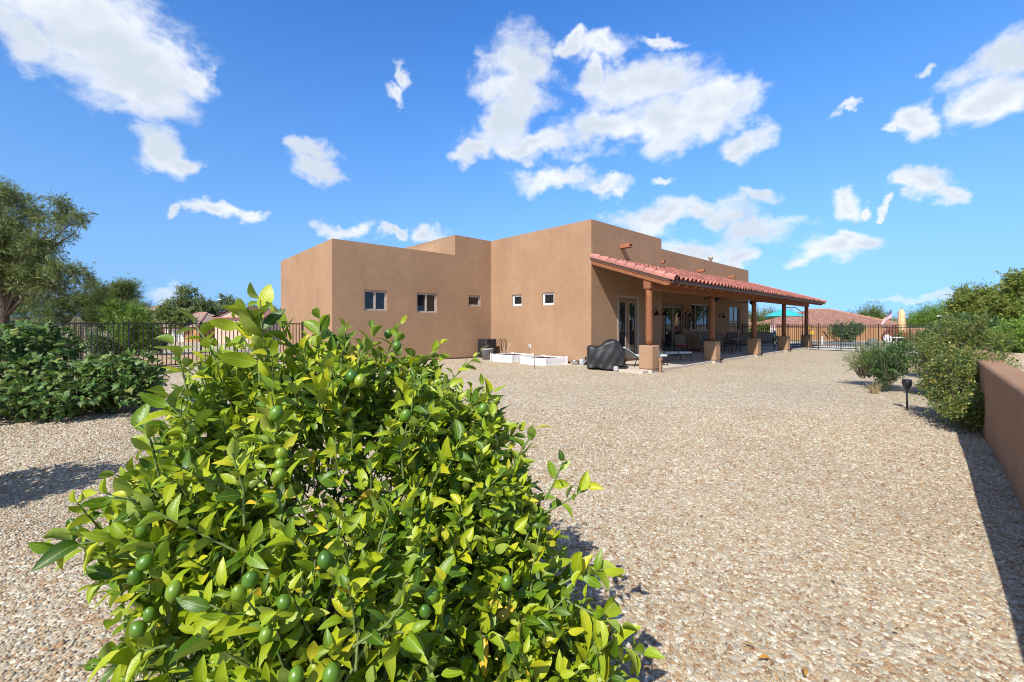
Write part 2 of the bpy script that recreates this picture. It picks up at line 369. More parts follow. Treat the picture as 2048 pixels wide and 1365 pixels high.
def sheet(name, xs, ys, m, zf):
    X, Y = np.meshgrid(xs, ys); Z = zf(X, Y); n = len(xs); k = len(ys)
    vs = np.stack([X.ravel(), Y.ravel(), Z.ravel()], 1)
    i = np.arange((k-1)*n).reshape(k-1, n)[:, :-1].ravel()
    fs = np.stack([i, i+1, i+n+1, i+n], 1)
    me = bpy.data.meshes.new(name); me.from_pydata(vs.tolist(), [], fs.tolist()); me.materials.append(m); me.shade_smooth()
    return link(name, me)
ax = np.sinh(np.linspace(-1, 1, 281)*7.0)/np.sinh(7.0)*2600
struct(sheet('ground', ax, ax+12, GRAVEL, gz))

# pinkish gravel of the yard beyond the side fence, the street and a driveway
def strip(name, poly, m, dz, step=2.0):
    """flat-lying polygon sheet in house (u, v) plan that follows the ground"""
    us = [p[0] for p in poly]; vs_ = [p[1] for p in poly]
    gu = np.arange(min(us), max(us)+.01, step); gv = np.arange(min(vs_), max(vs_)+.01, step)
    U, V = np.meshgrid(gu, gv); X = C0.x+DR.x*U+DL.x*V; Y = C0.y+DR.y*U+DL.y*V; n = len(gu)
    vs = np.stack([X.ravel(), Y.ravel(), (gz(X, Y)+dz).ravel()], 1)
    i = np.arange((len(gv)-1)*n).reshape(len(gv)-1, n)[:, :-1].ravel()
    me = bpy.data.meshes.new(name); me.from_pydata(vs.tolist(), [], np.stack([i, i+1, i+n+1, i+n], 1).tolist()); me.materials.append(m); me.shade_smooth()
    return struct(link(name, me))
strip('side_yard', [(-60, 8.75), (-7.3, 22)], GRAVEL_PINK, .012, .75)
strip('street', [(-90, 24), (30, 32)], ASPH, .03, 2)
strip('pavement', [(-90, 22.6), (30, 23.9)], CONC, .05, 1.3)

# ------------------------------------------------------------------ gravel stones near the camera
def stones():
    def grid(sp, y0, y1):
        gx = np.arange(-1.3*y1-1.2, 1.3*y1+1.2, sp); gy = np.arange(y0, y1, sp)
        X, Y = np.meshgrid(gx, gy); X = X.ravel()+RNG.uniform(-.5, .5, X.size)*sp; Y = Y.ravel()+RNG.uniform(-.5, .5, Y.size)*sp
        k = (np.abs(X) < 1.27*Y+.9) & ((X-WP.x)*WN.x+(Y-WP.y)*WN.y < -.01)
        u = (X-C0.x)*DR.x+(Y-C0.y)*DR.y; v = (X-C0.x)*DL.x+(Y-C0.y)*DL.y
        k &= ~((u > -.75) & (v > -2.7))
        k &= RNG.random(X.size) > sstep(6.6, 8.6, Y)*.97
        return X[k], Y[k], np.full(k.sum(), sp)
    parts = [grid(.0195, .9, 4.2), grid(.0275, 4.2, 8.6)]
    X = np.concatenate([p[0] for p in parts]); Y = np.concatenate([p[1] for p in parts]); sp = np.concatenate([p[2] for p in parts])
    n = len(X); rad = sp*RNG.uniform(.34, .70, n)*np.where(RNG.random(n) < .05, 1.5, 1); hgt = rad*RNG.uniform(.22, .6, n)
    a0 = RNG.uniform(0, 6.283, n); el_ = RNG.uniform(.42, .95, n); tx = RNG.normal(0, .3, n); ty = RNG.normal(0, .3, n)
    zb = gz(X, Y)-.003+RNG.uniform(0, .006, n)
    K = 5; ang = np.arange(K)*2*math.pi/K
    V = np.zeros((n, 2*K, 3), np.float32)
    for lay, (sc, zz) in enumerate(((1.0, 0.0), (.62, 1.0))):
        aj = ang[None, :]+RNG.uniform(-.3, .3, (n, K)); rj = rad[:, None]*sc*RNG.uniform(.75, 1.2, (n, K))
        lx = np.cos(aj)*rj; ly = np.sin(aj)*rj*el_[:, None]
        x = lx*np.cos(a0)[:, None]-ly*np.sin(a0)[:, None]; y = lx*np.sin(a0)[:, None]+ly*np.cos(a0)[:, None]
        V[:, lay*K:(lay+1)*K, 0] = x+X[:, None]; V[:, lay*K:(lay+1)*K, 1] = y+Y[:, None]
        V[:, lay*K:(lay+1)*K, 2] = zb[:, None]+zz*hgt[:, None]+x*tx[:, None]*zz*1.0+y*ty[:, None]*zz+RNG.uniform(-.12, .12, (n, K))*hgt[:, None]
    tri = []
    for i in range(K):
        j = (i+1) % K; tri += [(i, j, K+j), (i, K+j, K+i)]
    tri += [(K, K+1, K+2), (K, K+2, K+3), (K, K+3, K+4)]
    T = np.array(tri, np.int32); F = (T[None]+(np.arange(n)*2*K)[:, None, None]).reshape(-1, 3)
    me = raw_mesh('gravel', V.reshape(-1, 3), F, STONE)
    return stuff(tag(link('gravel', me), 'loose tan and grey crushed stone covering the yard', 'gravel'))
def raw_mesh(name, V, F, m, UVc=None, smooth=False):
    me = bpy.data.meshes.new(name); V = np.asarray(V, np.float32); F = np.asarray(F, np.int32)
    me.vertices.add(len(V)); me.vertices.foreach_set('co', V.ravel()); me.loops.add(F.size); me.loops.foreach_set('vertex_index', F.ravel())
    k = F.shape[1]; me.polygons.add(len(F)); me.polygons.foreach_set('loop_start', np.arange(0, F.size, k, dtype=np.int32)); 
    if UVc is not None:
        l = me.uv_layers.new(name='UVMap'); l.data.foreach_set('uv', np.asarray(UVc, np.float32)[F.ravel()].ravel())
    me.materials.append(m); me.update(calc_edges=True)
    if smooth: me.shade_smooth()
    return me
stones()

# ------------------------------------------------------------------ the house
HC = (C0.x, C0.y, 0)
house = thing('adobe_house', 'flat-roofed tan stucco house with stepped parapets behind the lemon bush', 'house', HC, HROT)
VB = v_on(982, 0); RV = 1.40; UST = u_on(910, VB); UL = u_on(664, VB); UN = u_on(1323, 0); UE = 20.96
HT, HL, HF = 5.45, 4.575, 5.51
def tmpobj(mb):
    me = mb.mesh('tmp'); bm = bmesh.new(); bm.from_mesh(me); bmesh.ops.recalc_face_normals(bm, faces=bm.faces); bm.to_mesh(me); bm.free()
    return link('tmp', me)
tall = tmpobj(MB().prism([(0, 0), (UN, 0), (UN, 13.0), (UST, 13.0), (UST, VB), (0, VB)], -.3, HT))
lowm = MB().prism([(UL, VB), (UST+.5, VB), (UST+.5, VB+6.15), (UL, VB+6.15)], -.3, HL)
lowm.v = [(x, y, (z-.13*(y-VB)/6.15*(x < UL+1) if z > 1 else z)) for x, y, z in lowm.v]; low = tmpobj(lowm)
far = tmpobj(MB().prism([(UN-.5, RV), (UE, RV), (UE, 13.0), (UN-.5, 13.0)], -.3, HF))
# openings: (plane, left px, right px, top px, bottom px, kind)
def rect(plane, x0, x1, y0, y1):
    if plane == 'B': a, b = u_on(x0, VB), u_on(x1, VB); Y = ((a+b)/2, VB)
    elif plane == 'C': a, b = v_on(x0, 0), v_on(x1, 0); Y = (0, (a+b)/2)
    else:
        vv = 0 if plane == 'D' else RV; a, b = u_on(x0, vv), u_on(x1, vv); Y = ((a+b)/2, vv)
    return plane, min(a, b), max(a, b), z_at(y1, *Y), z_at(y0, *Y)
def pbox(plane, a, b, z0, z1, d0, d1):
    """box on a wall plane: a..b along the wall, d0..d1 metres out of it (negative = into the wall)"""
    if plane == 'C': return (-(d0+d1)/2, (a+b)/2, (z0+z1)/2), (abs(d1-d0), b-a, z1-z0)
    v0 = {'B': VB, 'D': 0, 'E': RV}[plane]; return ((a+b)/2, v0-(d0+d1)/2, (z0+z1)/2), (b-a, abs(d1-d0), z1-z0)
WIN = [rect('B', 728, 774, 581, 622)+('slider',), rect('B', 833.5, 874, 586.5, 626)+('slider',), rect('B', 937, 961, 591.5, 613)+('small',),
       rect('C', 1024, 1043.5, 590, 612), rect('C', 1084.5, 1108, 585.5, 610.5), rect('E', 1382.5, 1419, 609, 662)+('triple',), rect('E', 1459, 1480, 613.5, 662)+('slider',)]
WIN = [w if len(w) == 6 else w+('small',) for w in WIN]
DOORS = [rect('D', 1235, 1277, 591, 725), rect('E', 1327, 1367, 604.5, 700)]
DOORS = [(p, a, b, .10, 2.74) for p, a, b, z0, z1 in DOORS]
cut = MB()
for w in WIN: cut.box(*pbox(w[0], w[1], w[2], w[3], w[4], .3, -.13))
for w in DOORS: cut.box(*pbox(w[0], w[1], w[2], w[3]-.2, w[4], .3, -.13))
cuto = tmpobj(cut)
for o, op in ((low, 'UNION'), (far, 'UNION'), (cuto, 'DIFFERENCE')):
    b = tall.modifiers.new('b', 'BOOLEAN'); b.operation = op; b.object = o; b.solver = 'EXACT'
dg = bpy.context.evaluated_depsgraph_get(); wm = bpy.data.meshes.new_from_object(tall.evaluated_get(dg))
for o in (tall, low, far, cuto): bpy.data.objects.remove(o)
wm.materials.clear(); wm.materials.append(STUCCO); wm.name = 'wall'
walls = link('wall', wm, house); bm = bmesh.new(); bm.from_mesh(wm); bmesh.ops.remove_doubles(bm, verts=bm.verts, dist=1e-4)
bmesh.ops.dissolve_limit(bm, angle_limit=R(2), verts=bm.verts, edges=bm.edges); bm.to_mesh(wm); bm.free()
bevel(walls, .06, 3, 50); wm.shade_smooth()
# dark weep line and footing at the foot of the walls
foot = MB(); e = .012
for a, b in (((UL, VB), (0, VB)), ((0, VB), (0, 0)), ((0, 0), (UN, 0)), ((UN, RV), (UE, RV)), ((UL, VB+6.1), (UL, VB))):
    a, b = Vector(a), Vector(b); d = (b-a).normalized(); n = Vector((d.y, -d.x)); L = (b-a).length
    q = Matrix.Rotation(math.atan2(d.y, d.x), 3, 'Z'); m = (a+b)/2+n*.004
    foot.box((m.x, m.y, .14), (L+.012, .03, .055), q)
foot.build('weep_screed', M('rusty dark flashing', (.10, .045, .03), .8), house)
def window(w):
    p, a, b, z0, z1, kind = w; fm = VFRAME if p in 'BE' else VFRAMEL; t = .045 if kind != 'small' else .05  # frames on the sunlit wall are paler, its light put into their colour
    f = MB()
    for q in ((a, b, z1-t, z1), (a, b, z0, z0+t), (a, a+t, z0+t, z1-t), (b-t, b, z0+t, z1-t)): f.box(*pbox(p, *q, -.055, -.125))
    fo = f.build('window', fm, house)
    if kind == 'slider': cuts = [a+t, (a+b)/2, b-t]
    elif kind == 'triple': cuts = [a+t, a+(b-a)*.27, a+(b-a)*.75, b-t]
    else: cuts = [a+t, b-t]
    for i in range(len(cuts)-1):
        l = cuts[i]+(.022 if i else 0); r = cuts[i+1]-(.022 if i < len(cuts)-2 else 0)
        sash = MB(); k = .028
        for q in ((l, r, z1-t-k, z1-t), (l, r, z0+t, z0+t+k), (l, l+k, z0+t+k, z1-t-k), (r-k, r, z0+t+k, z1-t-k)): sash.box(*pbox(p, *q, -.07-.012*(i % 2), -.10))
        sash.build('sash', fm, fo)
        MB().box(*pbox(p, l+.01, r-.01, z0+t+.01, z1-t-.01, -.094, -.098)).build('pane', GLASS, fo)
        if i:
            MB().box(*pbox(p, cuts[i]-.022, cuts[i]+.022, z0+t, z1-t, -.058, -.12)).build('mullion', fm, fo)
for w in WIN: window(w)
def french_door(d, k):
    p, a, b, z0, z1 = d; t = .06; f = MB()
    for q in ((a, b, z1-t, z1), (a, a+t, z0, z1-t), (b-t, b, z0, z1-t)): f.box(*pbox(p, *q, .015, -.125))
    fo = f.build('door_frame', VFRAME if k == 0 else DOORM, house); mid = (a+b)/2
    for l, r in ((a+t+.003, mid-.003), (mid+.003, b-t-.003)):
        st = .13; lf = MB()
        for q in ((l, r, z1-t-.18, z1-t-.004), (l, r, z0+.01, z0+.26), (l, l+st, z0+.26, z1-t-.18), (r-st, r, z0+.26, z1-t-.18)): lf.box(*pbox(p, *q, -.05, -.095))
        lo = lf.build('door_leaf', DOORM, fo)
        MB().box(*pbox(p, l+st-.01, r-st+.01, z0+.25, z1-t-.17, -.07, -.078)).build('pane', GLASS, fo)
        tr = MB()
        for q in ((l+st-.02, r-st+.02, z1-t-.20, z1-t-.175), (l+st-.02, r-st+.02, z0+.25, z0+.275), (l+st-.02, l+st+.012, z0+.26, z1-t-.18), (r-st-.012, r-st+.02, z0+.26, z1-t-.18)): tr.box(*pbox(p, *q, -.042, -.052))
        tr.build('glazing_bead', VFRAME, fo)
    h = MB(); q = pbox(p, mid-.05, mid-.04, 1.07, 1.08, -.02, -.04)[0]
    h.tube([(q[0], q[1]-.02, q[2]), (q[0], q[1]-.06, q[2]), (q[0]-.1, q[1]-.06, q[2])], .012, 6)
    h.build('handle', BLACKM, fo); MB().box((q[0], q[1]-.02, q[2]+.14), (.05, .03, .05)).build('deadbolt', BLACKM, fo)
for k, d in enumerate(DOORS): french_door(d, k)
# roof drains (canales) through the parapets
CAN = M('orange painted drain spout', (.32, .12, .058), .75, .15, 6)
for px, py, v in ((1263, 491, 0), (1331, 523.5, RV), (1411, 541, RV), (1471.5, 553.5, RV)):
    L_ = .42; u = u_on(px-1, v-L_); z = z_at(py, u, v-L_); c = MB(); w, h = .25, .155
    c.box((u-w/2+.02, v-L_/2, z), (.04, L_, h)); c.box((u+w/2-.02, v-L_/2, z), (.04, L_, h)); c.box((u, v-L_/2, z-h/2+.02), (w-.08, L_-.004, .04)); c.box((u, v-L_/2, z+h/2-.02), (w-.08, L_-.004, .04))
    c.box((u, v-.03, z), (w-.09, .04, h-.09))
    bevel(c.build('drain_spout', CAN, house), .008, 1)
v_ = 3.0; u_ = u_on(1421.5, v_); zt = z_at(513, u_, v_)
MB().lathe([(.10, 4.6), (.10, zt-.28), (.115, zt-.27), (.115, zt-.2), (.16, zt-.18), (.17, zt-.06), (.15, zt)], 12, (u_, v_, 0)).build('roof_vent', M('galvanised vent', (.40, .36, .31), .6), house, True)
# outlet box on the wall
o_v = v_on(1060, 0); o_z = z_at(693.5, 0, o_v); ob = MB(); ob.box((-.012, o_v, o_z), (.03, .11, .17)); oo = ob.build('outlet_plate', VFRAMEL, house)
MB().box((-.045, o_v, o_z-.005), (.04, .06, .11)).build('outlet_cover', M('grey plastic', (.3, .3, .29), .5), oo)
# wall lanterns, wall ornament
def lantern(u, v, z):
    b = MB(); b.lathe([(.06, -.02), (.06, .02)], 10, (u, v-.02, z+.10)); b.box((u, v-.02, z+.1), (.11, .04, .16))
    b.tube([(u, v-.03, z+.14), (u, v-.12, z+.22), (u, v-.22, z+.20), (u, v-.24, z+.12)], .014, 6)
    o = b.build('wall_lantern', BLACKM, house)
    MB().lathe([(.025, .12), (.04, .10), (.075, .02), (.14, -.07), (.15, -.09)], 12, (u, v-.24, z)).build('lantern_shade', BLACKM, o, True)
for px, py, v in ((1311.5, 627, 0), (1328, 627.5, RV), (1378.5, 630.5, RV), (1446, 633.5, RV)):
    u = u_on(px, v-.2); lantern(u, v, z_at(py, u, v-.2))
u = u_on(1374, RV); z = z_at(646.5, u, RV); b = MB()
b.tube([(u+.30*math.cos(a), RV-.03, z+.34*math.sin(a)) for a in np.linspace(0, 6.283, 25)], .028, 6, False)
for k in range(8): a = k*math.pi/4; b.tube([(u+.08*math.cos(a), RV-.03, z+.08*math.sin(a)), (u+.29*math.cos(a+.25), RV-.03, z+.33*math.sin(a+.25))], .012, 5)
b.lathe([(.01, -.02), (.1, -.01), (.1, .01), (.01, .02)], 12, (u, RV-.03, z))
tag(b.build('wall_ornament', BLACKM, None, loc=HC, rotz=HROT), 'round dark metal ornament hung on the wall beside the far glass doors', 'ornament')

# ------------------------------------------------------------------ patio slab
slab = MB(); slab.prism([(-.40, -2.30), (21.6, -2.30), (21.6, RV+.5), (-.40, RV+.5)], -.25, .10)
struct(link('patio_slab', slab.mesh('patio_slab', CONC), None, HC, HROT)); bevel(bpy.data.objects['patio_slab'], .012, 1)

# ------------------------------------------------------------------ patio cover
cover = thing('patio_cover', 'long red tile patio roof on round timber posts along the house', 'patio cover', HC, HROT)
SL = .336; PV = -2.2; U0, U1, VE = -.05, 21.1, -3.12
def ztop(v): return 4.08+SL*v                               # tile plane
SA = math.atan(SL); ca, sa_ = math.cos(SA), math.sin(SA)
for k in range(5):
    u = .176+5.13*k
    pb = MB(); pb.box((u, PV, .515), (.50, .50, .78)); po = bevel(pb.build('pedestal', STUCCO, cover), .04, 3)
    MB().box((u, PV, .03), (.43, .43, .25)).build('pedestal_foot', CONC, po)
    mb = MB(); n = 14; prof = []
    for i, z in enumerate(np.linspace(.88, 2.79, 9)): prof.append((.118-.012*i/8+random.uniform(-.003, .003), z))
    mb.lathe(prof, n, (u, PV, 0)); pt = mb.build('post', WOOD, cover, True)
    MB().box((u, PV, 2.93), (.27, .25, .29)).build('post_cap', WOOD, pt)
bm_ = [(.05, 5.4), (5.4, 10.53), (10.53, 15.66), (15.66, 20.83)]
for a, b in bm_: MB().box(((a+b)/2, PV-.002, 2.955), (b-a-.006, .22, .40)).build('beam', WOOD, cover)
def raf_mesh(vtop, w):
    """rafter with a rounded tail, drawn in the (v, z) plane"""
    h = .14; pts = []
    v0 = VE+.10; top = lambda v: ztop(v)-.14
    pts.append((vtop, top(vtop))); pts.append((vtop, top(vtop)-h)); pts.append((v0+.22, top(v0+.22)-h))
    for i in range(1, 8): a = i/7*math.pi/2; pts.append((v0+.22-.22*math.sin(a), top(v0)-h*math.cos(a)*1.0+SL*.22*(1-math.sin(a))*.9))
    pts[-1] = (v0, top(v0))
    n = len(pts); vs = [(-w/2, p[0], p[1]) for p in pts]+[(w/2, p[0], p[1]) for p in pts]
    fs = [tuple(range(n)), tuple(range(2*n-1, n-1, -1))]+[(i, n+i, n+(i+1) % n, (i+1) % n) for i in range(n)]
    me = MB().add(vs, fs).mesh('rafter', WOOD); me.materials.append(WOOD_LIT)
    for i in range(2, n-1): me.polygons[2+i].material_index = 1      # curved ends coloured paler to paint in the light they catch
    return me
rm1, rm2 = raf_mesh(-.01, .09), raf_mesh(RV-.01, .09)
nr = 35
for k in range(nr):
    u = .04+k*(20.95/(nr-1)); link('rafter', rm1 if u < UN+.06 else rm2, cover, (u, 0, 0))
# boarded ceiling above the rafters, one board at a time
bw = .19; vs_ = np.arange(VE+.02, RV-.02, bw)
for v in vs_:
    a = U0+.02 if v+bw < 0 else UN+.02; vm = v+bw/2-.003
    MB().box(((a+U1-.02)/2, vm, ztop(vm)-.127), (U1-.02-a, bw-.006, .022), Matrix.Rotation(SA, 3, 'X')).build('ceiling_board', WOOD, cover)
MB().box(((U0+U1)/2, VE+.0, ztop(VE)-.075), (U1-U0-.02, .028, .13)).build('fascia', FASCIA, cover)
for uu in (U0+.03, U1-.03):
    vt = -.01 if uu < 1 else RV-.01; vm = (VE+.1+vt)/2
    MB().box((uu, vm, ztop(vm)-.055), (.03, (vt-VE-.1)/ca, .12), Matrix.Rotation(SA, 3, 'X')).build('barge_board', FASCIA, cover)
# S-shaped tiles
TP = [(0, .0), (.018, .045), (.055, .082), (.1, .095), (.145, .082), (.182, .045), (.2, .0), (.25, -.016), (.305, -.006)]
def tile_geo(L=.43):
    V = []; 
    for (y, lift) in ((0, .026), (L, .0)):
        for (x, z) in TP: V.append((x, y, z+lift))
    n = len(TP); F = [(i, i+1, n+i+1, n+i) for i in range(n-1)]
    for (x, z) in TP: V.append((x, .0, z+.026-.02))
    F += [(2*n+i, 2*n+i+1, i+1, i) for i in range(n-1)]
    return V, F
tV, tF = tile_geo(); tmesh = MB().add(tV, tF).mesh('roof_tile', TILE, True); tmesh.set_sharp_from_angle(angle=R(45))
TW, TEX = .318, .372
slots = []
ncol = int((U1-U0-.30)/TW)
for i in range(ncol):
    u = U0+.24+i*TW; vt = -.03 if u+TW < UN else RV-.03
    nrow = int(math.ceil(((vt-VE)/ca)/TEX))
    for j in range(nrow):
        s_ = j*TEX+.0; v = VE-.03+s_*ca
        if v > vt-.1: continue
        slots.append((u, v, ztop(v)-.012+random.uniform(-.003, .003), random.uniform(-.006, .006)))
def dcam(s): p = hw(s[0], s[1]); return p.length
slots.sort(key=dcam)
RX = Matrix.Rotation(SA, 4, 'X')
for (u, v, z, r_) in slots[:300]:
    o = link('roof_tile', tmesh, cover); o.matrix_local = Matrix.Translation((u, v, z)) @ Matrix.Rotation(r_, 4, 'Z') @ RX
rest = MB()
for (u, v, z, r_) in slots[300:]:
    m = Matrix.Translation((u, v, z)) @ Matrix.Rotation(r_, 4, 'Z') @ RX; rest.add([m @ Vector(p) for p in tV], tF)
ro = stuff(rest.build('roof_tiles_far', TILE, cover, True)); ro.data.set_sharp_from_angle(angle=R(45))
# round rake tiles down both roof ends
def rake_mesh():
    V = []; n = 9; L = .44
    for y, r0, dz in ((0, .125, .02), (L, .108, -.002)):
        for i in range(n): a = math.pi*(1.15-1.45*i/(n-1)); V.append((r0*math.cos(a)*.95, y, r0*math.sin(a)*1.05+dz))
    for i in range(n): a = math.pi*(1.15-1.45*i/(n-1)); V.append((.103*math.cos(a)*.95, 0, .103*math.sin(a)*1.05+.02))
    F = [(i, i+1, n+i+1, n+i) for i in range(n-1)]+[(2*n+i, 2*n+i+1, i+1, i) for i in range(n-1)]
    me = MB().add(V, F).mesh('rake_tile', M('pink rake tile', (.39, .165, .128), .8, .16, 6, .2, 60, .004, rnd=.2), True); me.set_sharp_from_angle(angle=R(50)); return me
rk = rake_mesh()
for uu in (U0+.10, U1-.10):
    vt = -.02 if uu < 1 else RV-.02; n = int(round((vt-VE)/ca/.345)); st = (vt-VE+.06)/ca/n
    for j in range(n):
        v = VE-.06+j*st*ca; o = link('rake_tile', rk, cover); m = Matrix.Translation((uu, v, ztop(v)+.005)) @ RX
        if uu > 1: m = m @ Matrix.Diagonal((-1, 1, 1, 1))
        o.matrix_local = m

# ------------------------------------------------------------------ plants
def unit(a): return a/np.maximum(np.linalg.norm(a, axis=-1, keepdims=True), 1e-9)
def frames(D, N):
    """rotation matrices with x along the leaf, z its upper face"""
    X = unit(D); Z = unit(N-X*np.sum(N*X, -1, keepdims=True)); Y = np.cross(Z, X); return np.stack([X, Y, Z], -1)
def leaf_tpl(fold=.25, droop=.25, curl=.0, width=.46, st=(0, .1, .28, .5, .72, .88, 1)):
    """pointed oval leaf, 1 long, folded along the midrib; uv.x across, uv.y along"""
    V, UVc, F = [], [], []
    for t in st:
        w = width*.5*(math.sin(math.pi*min(1, max(0, t))**.85)**.75 if 0 < t < 1 else 0.02)
        z = -droop*t*t+curl*math.sin(t*5)*.05
        for sx in (-1, 0, 1): V.append((t, sx*w, z+abs(sx)*fold*w)); UVc.append((.5+.5*sx, t))
    for i in range(len(st)-1):
        for j in (0, 1): a = i*3+j; F += [(a, a+3, a+4), (a, a+4, a+1)]
    return np.array(V), np.array(F), np.array(UVc)
def fig_tpl(cup=.12, seed=0):
    r = random.Random(seed); V = [(0.12, 0, 0)]; UVc = [(.5, .1)]
    out = [(0, .0), (-.02, .22), (.2, .42), (.33, .24), (.55, .46), (.62, .2), (1, 0), (.62, -.2), (.55, -.46), (.33, -.24), (.2, -.42), (-.02, -.22)]
    for x, y in out:
        V.append((x, y*1.08, cup*(abs(y)*1.2)-.28*x*x+r.uniform(-.03, .03))); UVc.append((.5+y, x))
    V.append((.45, 0, .0)); UVc.append((.5, .5)); c = len(V)-1
    F = []
    for i in range(1, len(out)+1): j = i % len(out)+1; F.append((c, i, j) if True else 0)
    F = [(a, c_, b) for a, b, c_ in F]
    return np.array(V), np.array(F), np.array(UVc)
DIA = (np.array([(0, 0, 0), (.45, .2, .06), (1, 0, -.08), (.45, -.2, .06)]), np.array([(0, 2, 1), (0, 3, 2)]), np.array([(.5, 0), (1, .5), (.5, 1), (0, .5)]))
NEE = (np.array([(0, 0, 0), (.5, .085, .02), (1, 0, -.06), (.5, -.085, .02)]), DIA[1], DIA[2])
def instmesh(name, tpl, P, Rm, Sc, m, smooth=False):
    V, F, U = tpl; n = len(P)
    if np.ndim(Sc) == 1: Sc = np.repeat(Sc[:, None], 3, 1)
    W_ = np.einsum('nij,nkj->nki', Rm, V[None]*Sc[:, None, :])+P[:, None, :]
    Fa = (F[None]+(np.arange(n)*len(V))[:, None, None]).reshape(-1, 3)
    return raw_mesh(name, W_.reshape(-1, 3), Fa, m, np.tile(U, (n, 1)), smooth)
def mesh_of(name, tpl, m): return raw_mesh(name, tpl[0], tpl[1], m, tpl[2], True)
def rdir(n): return unit(RNG.normal(size=(n, 3)))

def leafy(root, tpls, P, D, N, L, m, keep=300):
    """leaves of a plant: the `keep` that show largest to the photographer are parts of their own, the rest one part"""
    base = np.array(root.location); n = len(P); Rm = frames(D, N); which = RNG.integers(0, len(tpls), n)
    mid = P+unit(D)*L[:, None]*.5; rel = mid-np.array((0, 0, CAMZ)); dep = np.maximum(rel[:, 1], .3)
    px = 1024+rel[:, 0]/dep*FPX; py = HZ-rel[:, 2]/dep*FPX
    score = (L/dep)**2*(.15+np.abs(np.sum(Rm[:, :, 2]*unit(rel), 1)))
    cell = 26; key = (np.floor(px/cell)*4000+np.floor(py/cell)).astype(int); mn = {}
    for k, d in zip(key, dep): mn[k] = min(mn.get(k, 9e9), d)
    front = np.array([d < mn[k]+.05 for k, d in zip(key, dep)]); inside = (px > -20) & (px < 2068) & (py < 1390)
    score = score*np.where(front & inside, 1, .001)
    idx = np.argsort(-score)[:keep]; sel = np.zeros(n, bool); sel[idx] = True
    ms = [mesh_of('leaf', t, m) for t in tpls]
    for i in idx:
        o = link('leaf', ms[which[i]], root); mat = Matrix([[*(Rm[i][r]*L[i]), P[i][r]-base[r]] for r in range(3)]+[[0, 0, 0, 1]]); o.matrix_local = mat
    for k, t in enumerate(tpls):
        q = (~sel) & (which == k)
        if k == 0: VV, FF, UU, off = [], [], [], 0
        V, F, U = t; c = q.sum()
        W_ = np.einsum('nij,nkj->nki', Rm[q]*L[q][:, None, None], np.repeat(V[None], c, 0))+(P[q]-base)[:, None, :]
        VV.append(W_.reshape(-1, 3)); FF.append((F[None]+(np.arange(c)*len(V))[:, None, None]).reshape(-1, 3)+off); UU.append(np.tile(U, (c, 1))); off += c*len(V)
    stuff(link('foliage', raw_mesh('foliage', np.concatenate(VV), np.concatenate(FF), m, np.concatenate(UU), True), root))

def shell_points(blobs, n, lo=.62, hi=1.03, zmin=.08):
    """points spread through the outer part of a union of ellipsoids, with their outward directions"""
    B = np.array([b[:3] for b in blobs], float); Rr = np.array([b[3:6] if len(b) > 4 else (b[3],)*3 for b in blobs], float)
    w = (Rr[:, 0]*Rr[:, 1]+Rr[:, 1]*Rr[:, 2]+Rr[:, 0]*Rr[:, 2]); w = w/w.sum(); P, O = [], []
    while len(P) < n:
        k = RNG.choice(len(B), p=w); d = rdir(1)[0]; p = B[k]+Rr[k]*d*RNG.uniform(lo, hi)
        if p[2] < zmin: continue
        q = np.linalg.norm((p-B)/Rr, axis=1); q[k] = 9
        if q.min() < lo-.08 and RNG.random() < .9: continue
        P.append(p); O.append(unit(d/Rr[k]))
    return np.array(P), np.array(O)

def clumps(blobs, k=6, f=.45):
    """roughen a crown: smaller lobes set around the surface of each lobe"""
    out = []
    for b in blobs:
        r = np.array(b[3:6]); out.append((*b[:3], *(r*.84)))
        for d in rdir(k):
            if d[2] < -.3: d[2] *= -1
            out.append((*(np.array(b[:3])+d*r*.72), *(r*f*RNG.uniform(.7, 1.15))))
    return out

# ---- the lemon bush in front
CB = (-.74, 1.95, 0.0)
lemon = thing('citrus_bush', 'big glossy citrus bush with green fruit filling the foreground', 'bush', CB)
BL = [(-.76, 1.95, .72, .90, .80, .84), (-.28, 2.0, .98, .36, .36, .30), (-.22, 1.88, .70, .42, .42, .36), (-1.2, 1.7, .85, .42, .4, .42), (-.16, 1.72, .48, .50, .48, .46), (-1.02, 1.52, .62, .36, .38, .46), (-1.33, 2.05, 1.18, .30, .34, .36), (-.50, 2.05, 1.16, .32, .34, .30),
      (-.55, 1.32, .58, .46, .34, .50), (.12, 1.62, .34, .34, .32, .32), (-.85, 1.9, 1.35, .30, .32, .26)]
P, O = shell_points(BL, 1900, .60, 1.0, .1)
tw, PL, PD, PNn, PLn = MB(), [], [], [], []
def twig(a, b, k, ll=.071, big=1.0, rad=.0032):
    """one shoot from a to b with k leaves set around it"""
    a = np.array(a, float); b = np.array(b, float); d = unit(b-a); mid = (a+b)/2+RNG.normal(0, .012, 3)
    tw.tube([a-np.array(CB), mid-np.array(CB), b-np.array(CB)], [rad*1.4, rad*1.1, rad*.7], 5, False)
    s1 = unit(np.cross(d, (.3, .2, 1))); s2 = np.cross(d, s1); ph = RNG.uniform(0, 6.28)
    for i in range(k):
        t = .22+.78*(i+.5)/k; pos = (a*(1-t)+b*t) if t > .5 else a+(mid-a)*t*2
        if i == k-1: pos = b
        an = ph+i*2.4; side_ = s1*math.cos(an)+s2*math.sin(an)
        dd = unit(d*(.35+.5*t)+side_*(1.0-.45*t)+np.array((0, 0, .05))+RNG.normal(0, .16, 3))
        nn = unit(np.array((-.22, -.40, .9))+d*.25+RNG.normal(0, .58, 3))
        L = ll*RNG.uniform(.62, 1.25)*big*(1 if t < .85 else .8)
        PL.append(pos+dd*.006); PD.append(dd); PNn.append(nn); PLn.append(L)
